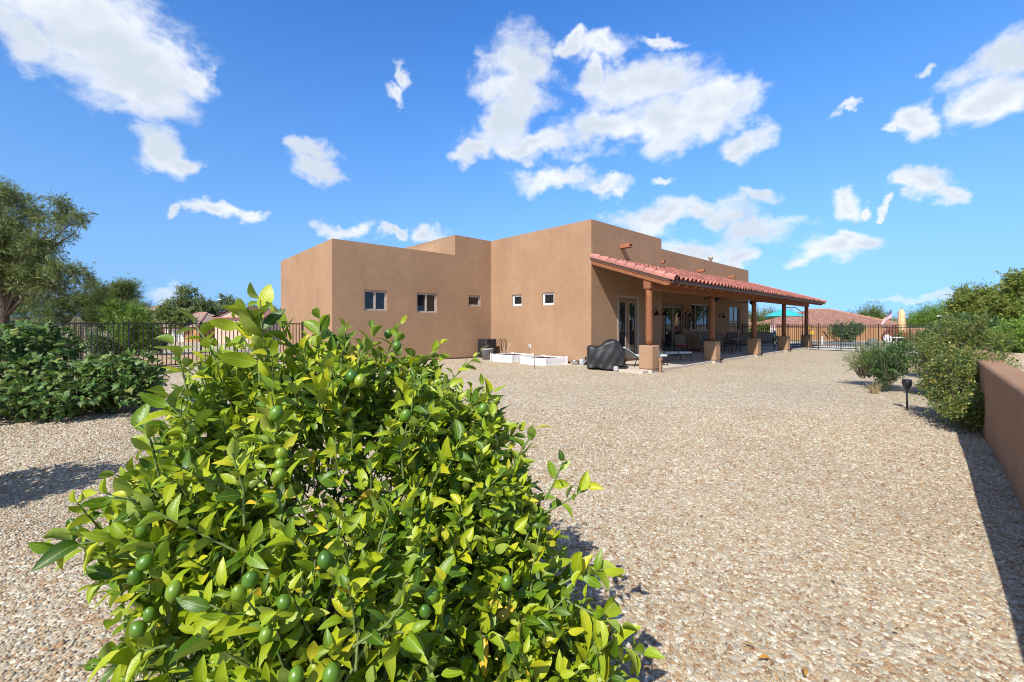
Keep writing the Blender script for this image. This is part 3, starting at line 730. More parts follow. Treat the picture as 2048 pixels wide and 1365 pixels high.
cen = np.array((-.76, 1.95, .55))
for p, o in zip(P, O):
    d = unit(o*.75+np.array((0, 0, .55))+RNG.normal(0, .28, 3)); L = RNG.uniform(.16, .30)
    twig(p-d*L, p, RNG.integers(7, 11))
def PX(px, py, Y): return np.array(at(px, py, Y))
for (x0, y0, d0, x1, y1, d1, k, bg_) in [(520, 770, 1.75, 495, 615, 1.75, 13, 1.3), (530, 720, 1.75, 520, 600, 1.75, 7, 1.25), (540, 740, 1.8, 470, 640, 1.8, 7, 1.1), (600, 760, 1.9, 560, 640, 1.9, 7, 1.0), (420, 900, 1.6, 330, 800, 1.55, 9, 1.1),
        (380, 800, 1.75, 350, 690, 1.7, 8, 1.1), (430, 720, 1.8, 390, 650, 1.8, 6, 1.0), (300, 1060, 1.4, 95, 1098, 1.32, 11, 1.0), (330, 1030, 1.5, 200, 985, 1.45, 8, .9), (760, 770, 2.0, 800, 650, 2.0, 9, .85), (740, 760, 2.0, 745, 660, 2.0, 7, .8),
        (850, 800, 2.05, 960, 705, 2.1, 10, .8), (820, 760, 2.1, 880, 690, 2.1, 7, .8), (900, 850, 1.95, 985, 780, 1.9, 8, .95), (640, 740, 1.95, 640, 640, 1.95, 8, .95), (680, 730, 2, 690, 660, 2, 6, .9),
        (1020, 960, 1.8, 1070, 860, 1.75, 8, .9), (1080, 1030, 1.75, 1175, 975, 1.7, 8, .9), (1090, 1000, 1.75, 1125, 925, 1.75, 5, .9), (1120, 1170, 1.55, 1205, 1140, 1.5, 8, 1.05), (1130, 1260, 1.5, 1285, 1310, 1.42, 9, 1.1), (1130, 1200, 1.5, 1240, 1255, 1.45, 8, 1.05),
        (340, 1290, 1.25, 250, 1300, 1.2, 6, 1.1), (320, 960, 1.55, 285, 850, 1.5, 7, 1.05)]:
    twig(PX(x0, y0, d0), PX(x1, y1, d1), k, .092, bg_, .0036)
PL, PD, PNn, PLn = map(np.array, (PL, PD, PNn, PLn))
# fruit: hung just outside the leaves where the sight line meets the bush
FR = [(794, 692), (777, 668), (703, 752), (720, 762), (553, 827), (563, 908), (560, 930), (557, 953), (811, 832), (965, 818), (290, 1126), (270, 1154), (348, 1183), (501, 1160), (478, 1186), (300, 1229), (276, 1259), (532, 1270), (592, 1352), (663, 1350), (285, 1062), (568, 1205), (850, 1223), (863, 1191), (1013, 1166), (650, 1120)]
Bc = np.array([b[:3] for b in BL]); Br = np.array([b[3:6] for b in BL]); camp = np.array((0, 0, CAMZ))
FP = []
for (x, y) in FR:
    d = unit(PX(x, y, 1.0)-camp); best = None
    for c, r in zip(Bc, Br):
        o = (camp-c)/r; q = d/r; A = q@q; B_ = o@q; Cc = o@o-1.0; disc = B_*B_-A*Cc
        if disc > 0:
            t = (-B_-math.sqrt(disc))/A
            if t > .3 and (best is None or t < best): best = t
    FP.append(camp+d*((best if best else 1.95/d[1])+random.uniform(.03, .10)))
FP = np.array(FP)
mid = PL+PD*PLn[:, None]*.5; keepm = np.ones(len(PL), bool)
for f in FP:                                            # leave the fruit unhidden
    d = unit(f-camp); rel = mid-camp; t = rel@d; off = np.linalg.norm(rel-t[:, None]*d, axis=1); keepm &= ~((off < .028) & (t < np.linalg.norm(f-camp)+.03))
keepm &= mid[:, 1] > .62
PL, PD, PNn, PLn = PL[keepm], PD[keepm], PNn[keepm], PLn[keepm]
leafy(lemon, [leaf_tpl(.3, .18, 0, .46), leaf_tpl(.6, .35, .9, .50), leaf_tpl(.15, -.12, -1.2, .45), leaf_tpl(.95, .12, .5, .54), leaf_tpl(.4, .6, 0, .42), leaf_tpl(1.3, .3, -.6, .56)], PL, PD, PNn, PLn, CITRUS, 300)
stuff(tw.build('twigs', TWIG, lemon, True))
for k in range(9):
    a = k*.7; br = .22+.30*(k % 3)/2; e = Vector((br*math.cos(a), br*math.sin(a)*.9, .66+.14*math.sin(k*1.7)))
    MB().tube([(0.03*math.cos(a), .03*math.sin(a), -.03), e*.35+Vector((0, 0, .05)), e*.7, e], [.024, .018, .013, .006], 7).build('stem', GSTEM, lemon, True)
def fruit_mat():
    t = NT('green citrus peel'); oi = t.n('ShaderNodeObjectInfo'); c = t.ramp(oi.outputs['Random'], [(0, (.045, .12, .010)), (.7, (.10, .20, .014)), (1, (.22, .29, .02))])
    g = t.ramp(t.noise(22, 3, .5), [(.35, (.8, .85, .8)), (.7, (1.2, 1.12, 1.0))]); c = t.mix(.8, c, g, 'MULTIPLY')
    v = t.n('ShaderNodeTexVoronoi'); t.l(t.co.outputs['Object'], v.inputs['Vector']); v.inputs['Scale'].default_value = 420
    return t.done(c, .32, t.bump(v.outputs['Distance'], .18, .0012), .5)
FRUIT = fruit_mat()
fm = MB(); pr = [(.002, .034), (.006, .0325), (.013, .0285), (.021, .02), (.0262, .007), (.0268, -.004), (.024, -.016), (.016, -.0265), (.008, -.031), (.004, -.035), (.001, -.0365)]
fm.lathe(pr[::-1], 16); fmesh = fm.mesh('fruit', FRUIT, True)
stem_m = M('fruit stalk', (.12, .15, .05), .7)
for f in FP:
    o = link('fruit', fmesh, lemon); o.location = tuple(f-np.array(CB)); s = random.uniform(.58, .82); o.scale = (s, s, s*random.uniform(.95, 1.08)); o.rotation_euler = (random.uniform(-.5, .5), random.uniform(-.5, .5), random.uniform(0, 6))
# fallen leaves on the gravel
lt = mesh_of('fallen_leaf', leaf_tpl(.4, .3, .4, .42), leaf_mat('fallen leaf', [(0, (.55, .30, .02)), (1, (.30, .12, .04))], (.4, .25, .08), trans=.1))
for k, (x, y, lab) in enumerate([(1510, 1305, 'fallen yellow leaf lying on the gravel right of the citrus bush'), (1540, 1325, 'curled ochre leaf on the gravel just in front of the fallen yellow one'), (1610, 1345, 'dry brown leaf on the gravel near the bottom edge')]):
    o = link('fallen_leaf', lt); p = gpt(x, y); o.location = (p.x, p.y, .022); o.rotation_euler = (random.uniform(-.3, .3), -.25, 2.2+k); o.scale = (.055, .05, .05); tag(o, lab, 'leaf')

# windblown bits of dead leaf and twig between the stones
db = []
for k in range(420):
    y = random.uniform(1.7, 11); x = random.uniform(-1.2*y, 1.15*y)
    if (x-WP.x)*WN.x+(y-WP.y)*WN.y > -.05: continue
    db.append((x, y, gzf(x, y)+.014))
for k in range(260):
    t_ = random.uniform(-4, 6); n_ = -abs(random.gauss(0, .35))-.03; q = WP+WDIR*t_+WN*n_; db.append((q.x, q.y, gzf(q.x, q.y)+.014))
db = np.array(db); DD = rdir(len(db)); DD[:, 2] *= .2; NNn = np.array((0, 0, 1.0))+RNG.normal(0, .4, db.shape)
dead = leaf_mat('dead leaf bits', [(0, (.10, .04, .02)), (.5, (.22, .10, .04)), (1, (.36, .22, .09))], (.25, .15, .08), rough=.8, trans=.05, veins=False)
stuff(tag(link('leaf_litter', instmesh('leaf_litter', DIA, db, frames(DD, NNn), RNG.uniform(.012, .042, len(db)), dead)), 'brown bits of dead leaf scattered over the gravel', 'leaf litter'))

# ---- fig bush on the left
FB = (-7.5, 7.3, gzf(-7.5, 7.3))
fig = thing('fig_bush', 'wide dark green fig bush with lobed leaves by the side fence', 'bush', FB)
BF = [(-7.7, 7.3, .52, 1.5, .95, .58), (-8.15, 7.35, 1.12, .46, .5, .48), (-8.45, 7.4, 1.22, .42, .42, .42), (-6.75, 7.5, .66, .62, .66, .46), (-8.6, 7.0, .8, .9, .8, .62), (-6.45, 7.35, .5, .34, .5, .36), (-7.3, 6.6, .42, .8, .5, .38), (-8.3, 6.3, .40, .7, .45, .36)]
Pf, Of = shell_points(clumps(BF, 6, .42), 4600, .6, 1.05, .12)
Df = unit(Of*.9+np.array((0, 0, -.12))+RNG.normal(0, .5, Pf.shape)); Nf = unit(Of*.5+np.array((-.15, -.3, .9))+RNG.normal(0, .4, Pf.shape)); Lf = RNG.uniform(.06, .145, len(Pf))
leafy(fig, [fig_tpl(.12, 1), fig_tpl(-.15, 2), fig_tpl(.4, 3)], Pf, Df, Nf, Lf, FIG, 300)
fs_ = MB()
for k in range(0, 4600, 24):
    p = Vector(Pf[k]-np.array(FB)); q = Vector((p.x*.35, p.y*.35, max(.05, p.z*.35))); fs_.tube([q, q.lerp(p, .5)+Vector((0, 0, .08)), p], [.010, .007, .004], 5, False)
stuff(fs_.build('twigs', GSTEM, fig, True))
for k in range(8):
    a = k*.8; MB().tube([(.1*math.cos(a), .1*math.sin(a), -.03), (.45*math.cos(a), .35*math.sin(a), .4), (.9*math.cos(a), .6*math.sin(a), .75)], [.035, .025, .012], 7).build('stem', GSTEM, fig, True)

# ---- generic bushes and trees
def sprays(blobs, n, per, spl, leaf, m, tpl=DIA, droop=.1, up=.25, lo=.55, hi=1.05, zmin=.05, jit=.5, base=(0, 0, 0), name='crown'):
    """crown of n sprays, each a short shoot with `per` leaves"""
    P, O = shell_points(blobs, n, lo, hi, zmin)
    d = unit(O*.8+np.array((0, 0, up))+RNG.normal(0, jit, P.shape)); d[:, 2] -= droop; d = unit(d)
    t = RNG.uniform(-.5, .5, (n, per)); L = RNG.uniform(.6, 1.3, n)*spl
    Q = P[:, None, :]+d[:, None, :]*(t*L[:, None])[:, :, None]+RNG.normal(0, leaf*.35, (n, per, 3))
    Dl = unit(d[:, None, :]*.8+RNG.normal(0, .55, (n, per, 3))); Nl = unit(np.array((-.2, -.35, .8))+RNG.normal(0, .55, (n, per, 3)))
    Q = Q.reshape(-1, 3); k = Q[:, 2] > zmin*.5; Q, Dl, Nl = Q[k], Dl.reshape(-1, 3)[k], Nl.reshape(-1, 3)[k]
    return raw_mesh_inst(name, tpl, Q-np.array(base), frames(Dl, Nl), RNG.uniform(.65, 1.35, len(Q))*leaf, m), P
def raw_mesh_inst(name, tpl, P, Rm, Sc, m): return instmesh(name, tpl, P, Rm, Sc, m)
def plant(name, label, cat, base, blobs, n, per, spl, leaf, m, trunk=None, group=None, tpl=DIA, woody=BARK, tw_every=None, trunkname='trunk', twr=.006, rough=0, **k):
    base = tuple(base); r = thing(name, label, cat, base, 0, group); limbs_to = blobs
    if rough: blobs = clumps(blobs, rough, .42)
    me, P = sprays(blobs, n, per, spl, leaf, m, tpl, base=base, zmin=base[2]+.03, **k)
    cr = link('crown', me, r)
    b0 = Vector(base)
    if trunk:
        h, rad = trunk; top = Vector((0, 0, h)); wob = Vector((random.uniform(-.1, .1)*h, random.uniform(-.1, .1)*h, 0))
        tk = MB().tube([(0, 0, -.1), wob*.5+top*.35, wob+top*.7, wob*1.2+top], [rad*1.3, rad, rad*.8, rad*.55], 9).build(trunkname, woody, r, True)
        for bl in limbs_to or blobs:
            c = Vector(bl[:3])-b0; st = wob*.8+top*random.uniform(.45, .95)
            if c.z < st.z-1.5: continue
            for q in range(2):
                e = c+Vector(rdir(1)[0])*.5*bl[3]; L_ = (e-st).length; pts = [st]
                for f in (.25, .5, .75): pts.append(st.lerp(e, f)+Vector((0, 0, .10*L_*math.sin(f*3.14)))+Vector(rdir(1)[0])*.05*L_)
                pts.append(e); MB().tube(pts, [rad*.34, rad*.25, rad*.17, rad*.10, rad*.04], 6).build('limb', woody, tk, True)
    if tw_every:
        t = MB(); off = np.array(base)
        for i in range(0, len(P), tw_every):
            p = Vector(P[i]-off); q = Vector((p.x*.4, p.y*.4, max(.04, p.z*.4))); t.tube([q, q.lerp(p, .55)+Vector((0, 0, .03)), p], [twr*1.8, twr*1.2, twr*.5], 4, False)
        stuff(t.build('twigs', woody, r, True))
    return r
def pb(px, py, rp, Y, sy=1.0, sz=1.0):
    """crown lobe drawn around a picture point at distance Y"""
    c = at(px, py, Y); s = rp/FPX*Y; return (c.x, c.y, c.z, s, s*sy, s*sz)
def gb(px, Y): x = (px-1024)/FPX*Y; return (x, Y, gzf(x, Y))

# hedge plants along the garden wall
HP = [('near', 7.0, 6.7, [(7.18, 6.75, .50, .42, .58, .44), (6.78, 6.25, .27, .30, .38, .24), (7.32, 6.95, .86, .40, .48, .34), (6.80, 6.02, .42, .24, .30, .36), (7.35, 7.3, .55, .24, .4, .4), (7.02, 6.6, .24, .38, .5, .20), (7.1, 6.2, .3, .3, .4, .28), (7.75, 7.05, .95, .34, .36, .26), (7.45, 6.55, .55, .30, .4, .5)], 1900, 'hedge shrub closest to the camera spreading against the garden wall'),
      ('mid', 9.4, 9.3, [(9.45, 9.2, .75, .60, .7, .68), (9.75, 9.3, 1.3, .50, .55, .40), (9.1, 9.0, .95, .36, .4, .45), (9.9, 8.9, 1.1, .45, .45, .45), (9.65, 8.8, 1.55, .16, .2, .34)], 1600, 'tallest yellow-green hedge shrub, middle of the three along the wall'),
      ('far', 12.3, 12.2, [(12.35, 12.2, .75, .60, .8, .7), (12.8, 12.4, 1.15, .6, .65, .45), (12.0, 12.0, 1.0, .38, .45, .42)], 1000, 'hedge shrub farthest along the wall, near the pool fence')]
for nm, x, y, bl, n, lab in HP:
    plant('hedge_shrub', lab, 'shrub', (x, y, gzf(x, y)), clumps(bl, 5, .42), n, 15, .24, .040 if nm != 'far' else .05, HEDGE, group='hedge along the garden wall', tw_every=11, trunkname='stem', woody=GSTEM, hi=1.10, jit=.40, lo=.45)
# small shrub in the gravel, dry tuft, low shrub behind it
sb = gpt(1766, 784); c = Vector((sb.x, sb.y, 0))
plant('garden_shrub', 'small leaning green shrub standing alone in the gravel', 'shrub', tuple(c), [(c.x+.22, c.y, .72, .42, .40, .36), (c.x+.50, c.y+.05, .98, .26, .3, .22), (c.x-.02, c.y, .22, .16, .18, .16), (c.x+.05, c.y, .48, .26, .25, .22)], 560, 12, .16, .052, DARKG, tw_every=5, woody=GSTEM, lo=.4)
bb = c+Vector((.35, .9, 0))
plant('feathery_shrub', 'feathery olive shrub right behind the small leaning green shrub', 'shrub', tuple(bb), [(bb.x+.0, bb.y, .70, .50, .4, .30), (bb.x+.3, bb.y, .80, .42, .4, .28)], 480, 22, .3, .05, PALO, tpl=NEE, tw_every=5, woody=GSTEM, lo=.2, jit=.3)
tf = MB(); tp = gpt(1748, 787)
for k in range(34):
    a = random.uniform(0, 6.28); r_ = random.uniform(.05, .26); h = random.uniform(.12, .30); tf.tube([(.05*math.cos(a), .05*math.sin(a), -.01), (r_*.6*math.cos(a), r_*.6*math.sin(a), h*.7), (r_*math.cos(a), r_*math.sin(a), h)], [.006, .004, .0015], 4, False)
stuff(tag(tf.build('dry_tuft', M('dry straw', (.33, .24, .12), .8, .3, 30), None, loc=(tp.x, tp.y, 0)), 'dry straw coloured tuft at the foot of the small leaning shrub', 'dry grass'))

# left background
plant('mesquite_tree', 'tall airy mesquite tree at the left edge beyond the fence', 'tree', gb(5, 20), [pb(20, 425, 58, 20), pb(-70, 450, 90, 20.5), pb(45, 495, 55, 20), pb(124, 450, 34, 20), pb(140, 548, 32, 19.8), pb(30, 565, 55, 20.5), pb(95, 505, 38, 20), pb(88, 570, 44, 20), pb(-20, 530, 70, 20), pb(122, 412, 16, 20), pb(160, 440, 16, 20)], 2600, 22, .6, .20, MESQ, (4.0, .20), tpl=NEE, droop=.22, up=.1, lo=.35, jit=.4, rough=6)
for (px, Y, bl, n, m, lab) in [
    (75, 26, [pb(80, 620, 52, 26), pb(30, 610, 60, 26), pb(-40, 600, 70, 26), pb(120, 640, 40, 26)], 1300, PALO, 'dense olive tree under the tall mesquite'),
    (235, 27, [pb(235, 610, 52, 27), pb(190, 600, 42, 27), pb(285, 630, 34, 27), pb(160, 630, 42, 27), pb(260, 580, 25, 27), pb(210, 640, 46, 27)], 1700, PALO, 'spreading palo verde tree right of the saguaro'),
    (262, 21, [pb(262, 655, 38, 21), pb(240, 630, 28, 21), pb(290, 670, 30, 21), pb(258, 690, 34, 21)], 900, BRIGHTG, 'bright green bushy shrub behind the fence gate')]:
    plant('palo_verde_tree' if m is PALO else 'green_shrub', lab, 'tree' if m is PALO else 'shrub', gb(px, Y), bl, int(n*1.15), 26, .6, .15, m, (2.0 if m is PALO else .8, .13 if m is PALO else .06), tpl=NEE, lo=.3, rough=4)
for (px, Y, bl, lab, m) in [(60, 19, [pb(60, 690, 34, 19), pb(30, 700, 30, 19)], 'low dark shrub behind the fence at the far left', DARKG), (118, 21, [pb(118, 688, 30, 21), pb(95, 700, 24, 21)], 'low olive shrub left of the saguaro behind the fence', PALO),
        (192, 20, [pb(190, 690, 30, 20), pb(212, 702, 24, 20)], 'low dark shrub just right of the saguaro', DARKG), (298, 24, [pb(298, 688, 24, 24), pb(320, 696, 16, 24)], 'low shrub beside the bright green one behind the gate', PALO)]:
    plant('desert_shrub', lab, 'shrub', gb(px, Y), bl, 420, 14, .3, .09, m, group='low shrubs beyond the side fence', lo=.25, rough=4, tw_every=16, woody=GSTEM)
for (px, Y, bl, lab, m) in [(372, 72, [pb(372, 598, 26, 72), pb(350, 615, 20, 72), pb(398, 615, 24, 72), pb(372, 625, 30, 72)], 'round grey-green tree rising between the far roofs', MESQ),
    (340, 66, [pb(340, 632, 22, 66), pb(360, 640, 22, 66)], 'low green tree in front of the brown far house', PALO),
    (430, 80, [pb(425, 628, 26, 80), pb(455, 612, 22, 80), pb(470, 625, 24, 80)], 'green tree behind the gable of the cream house', PALO),
    (405, 76, [pb(405, 634, 26, 76), pb(385, 640, 20, 76)], 'dark tree left of the cream gable', DARKG),
    (520, 85, [pb(500, 630, 24, 85), pb(535, 632, 26, 85), pb(570, 636, 22, 85)], 'far tree over the red roof left of the house', PALO)]:
    plant('far_tree', lab, 'tree', gb(px, Y), bl, 520, 16, 1.0, .34, m, (2.5, .2), group='trees among the far roofs', lo=.3, rough=4)
# right: terrace trees and shrubs behind the retaining garden wall
TZ = .93
for (px, Y, bl, n, lab) in [(1950, 17, [pb(1958, 600, 36, 17), pb(1930, 610, 26, 17), pb(1985, 612, 32, 17), pb(1950, 640, 42, 17), pb(1990, 650, 40, 17), pb(1925, 640, 26, 17)], 1900, 'broad rounded green tree beyond the hedge'),
        (2045, 15, [pb(2030, 570, 28, 15), pb(2065, 580, 45, 15), pb(2010, 615, 30, 15), pb(2050, 630, 46, 15), pb(2090, 620, 60, 15), pb(2025, 655, 40, 15)], 1900, 'tallest green tree cut by the right edge')]:
    b = gb(px, Y); plant('terrace_tree', lab, 'tree', (b[0], b[1], TZ), bl, n, 20, .42, .085, PINEY, (1.9, .15), group='trees beyond the garden wall', lo=.4, rough=6)
for (x, y, r_, lab, m) in [(12.2, 10.2, .62, 'bright green shrub on the raised ground at the right edge', BRIGHTG), (12.6, 11.8, .8, 'darker shrub behind the bright green one on the raised ground', DARKG), (14.2, 10.8, .9, 'round shrub on the raised ground just outside the right edge', BRIGHTG)]:
    plant('terrace_shrub', lab, 'shrub', (x, y, TZ), [(x, y, TZ+r_*.55, r_, r_, r_*.6), (x+.3, y-.2, TZ+r_*.4, r_*.7, r_*.7, r_*.45)], 620, 16, .2, .07, m, group='shrubs on the raised ground', tw_every=14, woody=GSTEM)
for k, (x, y, h) in enumerate([(37, 28.5, 4.2), (43, 31, 4.8), (49, 36, 5.0), (40, 24, 4.6), (56, 41, 5.4), (33, 20, 4.0), (30, 12, 4.6)]):
    plant('desert_tree', ['wide', 'full', 'round', 'dense', 'open', 'broad', 'low'][k]+' desert tree outside the frame, mirrored in the patio windows', 'tree', (x, y, TZ), [(x, y, TZ+h*.62, h*.5, h*.5, h*.36), (x+h*.3, y+.5, TZ+h*.5, h*.35, h*.35, h*.28)], 420, 14, .7, .26, PALO, (h*.5, .14), group='desert trees right of the frame', lo=.3)
# behind the pool
for (px, Y, bl, n, m, lab, lf) in [
    (1742, 62, [pb(1742, 634, 22, 62), pb(1765, 645, 22, 62), pb(1715, 642, 18, 62), pb(1740, 650, 30, 62)], 900, PALO, 'feathery green tree rising behind the neighbour roof', .34),
    (1862, 50, [pb(1850, 640, 24, 50), pb(1885, 636, 26, 50), pb(1830, 648, 16, 50), pb(1868, 655, 30, 50)], 1200, BRIGHTG, 'fresh green feathery tree right of the closed umbrella', .28),
    (1525, 64, [pb(1510, 640, 22, 64), pb(1545, 644, 24, 64), pb(1580, 644, 18, 64)], 600, PALO, 'olive tree seen under the far end of the patio roof', .34)]:
    plant('feathery_tree', lab, 'tree', gb(px, Y), bl, n, 18, 1.6, lf, m, (2.2, .18), tpl=NEE, lo=.15, up=.5, jit=.35)
for (px, Y, bl, m, lab, lf) in [(1518, 37, [pb(1508, 668, 14, 37), pb(1528, 664, 17, 37), pb(1516, 680, 18, 37), pb(1540, 676, 10, 37)], HEDGE, 'yellow-green leafy shrub seen between the patio posts', .16),
    (1695, 38, [pb(1676, 660, 16, 38), pb(1705, 662, 18, 38), pb(1690, 672, 18, 38), pb(1716, 656, 9, 38)], DARKG, 'dark green climbing shrub against the ochre boundary wall', .15)]:
    plant('pool_shrub', lab, 'shrub', gb(px, Y), bl, 420, 14, .35, lf, m, lo=.25, tw_every=20, woody=GSTEM)
# rose bushes by the pool fence
for (px, Y, lab) in [(1800, 27.5, 'rose bush with red blooms behind the pool fence, below the closed umbrella'), (1832, 26.5, 'sparse reddish bush at the right end of the pool fence')]:
    b = gb(px, Y); r_ = plant('rose_bush', lab, 'shrub', b, [(b[0], b[1], .55, .8, .5, .5), (b[0]+.3, b[1], .9, .5, .4, .35)], 220, 10, .35, .09, HEDGE, tw_every=4, woody=GSTEM, lo=.3)
    fl = MB(); me, _ = sprays([(b[0], b[1], .75, .9, .5, .5)], 26, 7, .05, .11, ROSE, base=b, lo=.7, name='blooms'); stuff(link('blooms', me, r_))
# citrus bush outside the frame, whose shadow lies on the gravel at the left
x, y = -5.35, 3.35
plant('citrus_bush', 'round citrus bush left of the frame, casting the dark shadow on the gravel', 'bush', (x, y, gzf(x, y)), [(x, y, .80, .66, .60, .58), (x-.4, y-.2, .6, .6, .5, .5)], 620, 10, .2, .09, CITRUS, tw_every=12, woody=GSTEM)

# ------------------------------------------------------------------ garden wall and raised ground behind it
def wpt(t, n=0): p = WP+WDIR*t+WN*n; return (p.x, p.y)
def wall_piece(t0, t1, z1, th=.30, n0=0.0): return MB().prism([wpt(t0, n0), wpt(t1, n0), wpt(t1, n0+th), wpt(t0, n0+th)][::-1], -.3, z1)
gw = thing('garden_wall', 'low rose-tan stucco retaining wall along the right edge', 'wall', (0, 0, 0))
for nm, t0, t1, z, th in (('wall_section', -12.0, 2.6, 1.02, .30), ('wall_step', 2.6, 24.3, 1.07, .36)):
    o = wall_piece(t0, t1, z, th, 0 if nm == 'wall_section' else -.03).build(nm, STUCCO2, gw)
    me = o.data; bm = bmesh.new(); bm.from_mesh(me); bmesh.ops.recalc_face_normals(bm, faces=bm.faces); bm.to_mesh(me); bm.free(); bevel(o, .05, 3)
q = [wpt(-40, .2), wpt(-40, 90), wpt(60, 90), wpt(60, 12), wpt(25, .2)]
tm = MB(); n_ = 26
T = np.linspace(-40, 26, 60); Nn = np.concatenate([np.linspace(.22, 6, 12), np.linspace(8, 90, 16)])
vv = [(*wpt(t, n), .93+.012*math.sin(t*1.3+n)+.02*min(n, 30)/10) for n in Nn for t in T]; kT = len(T)
me = bpy.data.meshes.new('raised_ground'); me.from_pydata(vv, [], [(j*kT+i, (j+1)*kT+i, (j+1)*kT+i+1, j*kT+i+1) for j in range(len(Nn)-1) for i in range(kT-1)]); me.materials.append(ground_mat('pale terrace gravel', (1.12, 1.05, 1.0), 30)); me.shade_smooth()
struct(link('raised_ground', me))

# ------------------------------------------------------------------ iron fences
def fence(name, label, pts, posts, z0, h, gate=None, sp=.118, rail2=True):
    """pts: (start, end) in house plan; posts: distances along it; every picket, rail and post is a part"""
    a, b = Vector(pts[0]), Vector(pts[1]); d = (b-a).normalized(); L = (b-a).length
    A = hw(*a); ang = HROT+math.atan2(d.y, d.x)
    r = thing(name, label, 'fence', (A.x, A.y, z0), ang)
    pk = MB().box((0, 0, .08+(h-.12)/2), (.026, .026, h-.12-.0)).mesh('picket', BLACKM)
    ps = MB().box((0, 0, h/2-.08), (.055, .055, h+.20)).box((0, 0, h+.035), (.065, .065, .03)).mesh('post', BLACKM)
    for t in posts: link('post', ps, r, (t, 0, 0))
    for t0, t1 in zip(posts[:-1], posts[1:]):
        for z in ([h-.03, .095]+([h-.16] if rail2 else [])): MB().box(((t0+t1)/2, 0, z), (t1-t0-.056, .034, .040)).build('rail', BLACKM, r)
        n = max(2, int(round((t1-t0)/sp))); 
        for i in range(1, n): link('picket', pk, r, (t0+(t1-t0)*i/n, 0, 0))
    return r
VF = 8.68
pu = [-17.2, u_on(26, VF), u_on(258, VF), u_on(402, VF), u_on(520, VF), UL-.04]
zf = float(gzf(*hw(-11, VF)))
fence('side_fence', 'black iron fence with a gate beyond the fig bush, left of the house', ((-17.2, VF), (UL, VF)), [x+17.2 for x in pu], zf, 1.49, rail2=False)
curb = MB(); 
UF = 19.7
pvs = [RV-.03, v_on(1576, UF), v_on(1637, UF), v_on(1682, UF), v_on(1757, UF), v_on(1820, UF), -8.5]
fence('pool_fence', 'dark iron pool fence with a gate running from the house to the garden wall', ((UF, RV), (UF, -8.6)), [RV-v for v in pvs], .04, 1.55)

# ------------------------------------------------------------------ pool yard
cw = lambda u, v, z: (*hw(u, v), z)
def uvpoly(name, poly, z, m): return struct(MB().add([(*hw(*p), z) for p in poly], [tuple(range(len(poly)))]).build(name, m))
uvpoly('pool_deck', [(19.0, -9.0), (34, -9.0), (34, 6), (21.6, 6), (21.6, -2.62), (19.0, -2.62)], .045, DECKC)
water = NT('pool water'); water.done((.05, .16, .2), .04, water.bump(water.noise(5, 3, .5), .08, .05), .6)
uvpoly('pool_water', [(24.2, -6.6), (31.0, -6.6), (31.0, -.5), (24.2, -.5)], .052, water.m)
cp = MB(); 
for (a, b, c_, d) in ((24.0, 31.2, -6.8, -6.6), (24.0, 31.2, -.5, -.3), (24.0, 24.2, -6.6, -.5), (31.0, 31.2, -6.6, -.5)):
    u_, v_ = (a+b)/2, (c_+d)/2; p = hw(u_, v_); struct(MB().box((p.x, p.y, .09), (b-a, d-c_, .10), Matrix.Rotation(HROT, 3, 'Z')).build('pool_coping', M('grey coping', (.16, .16, .16), .7)))
# boundary wall behind the pool
def wallrun(name, label, a, b, z0, z1, m, th=.2):
    a, b = Vector(a), Vector(b); d = (b-a); ang = math.atan2(d.y, d.x); L = d.length
    o = MB().box((L/2, 0, (z0+z1)/2), (L, th, z1-z0)).build(name, m, None, loc=(a.x, a.y, 0), rotz=ang); bevel(o, .03, 2); return tag(o, label, 'wall')
A, B_, C_ = at(1470, 650, 40), at(1765, 650, 42), at(2010, 650, 43)
wallrun('boundary_wall', 'ochre stucco boundary wall behind the pool', A.xy, B_.xy, -.4, 1.28, STUCCO3)
wallrun('boundary_wall', 'lower tan boundary wall running right behind the closed umbrella', B_.xy+Vector((.12, .1)), C_.xy, -.4, 1.24, STUCCO)
# neighbour house with a hipped tile roof
def tile_roof_mat(name, a, b, scale=3.2):
    t = NT(name); br = t.n('ShaderNodeTexBrick'); t.l(t.co.outputs['UV'], br.inputs['Vector']); br.inputs['Scale'].default_value = 1.0
    br.inputs['Color1'].default_value = (*a, 1); br.inputs['Color2'].default_value = (*b, 1); br.inputs['Mortar'].default_value = (a[0]*.35, a[1]*.35, a[2]*.35, 1)
    br.inputs['Mortar Size'].default_value = .035; br.inputs['Brick Width'].default_value = .33; br.inputs['Row Height'].default_value = .38; br.inputs['Bias'].default_value = -.1
    wv = t.n('ShaderNodeTexWave'); t.l(t.co.outputs['UV'], wv.inputs['Vector']); wv.inputs['Scale'].default_value = 3.0*.31; wv.bands_direction = 'X'
    return t.done(br.outputs[0], .85, t.bump(wv.outputs[0], .6, .06), .25)
RT1 = tile_roof_mat('neighbour tile', (.31, .145, .10), (.42, .25, .175)); RT2 = tile_roof_mat('grey brown tile', (.34, .24, .19), (.42, .31, .25)); RT3 = tile_roof_mat('red far tile', (.36, .15, .11), (.44, .21, .16))
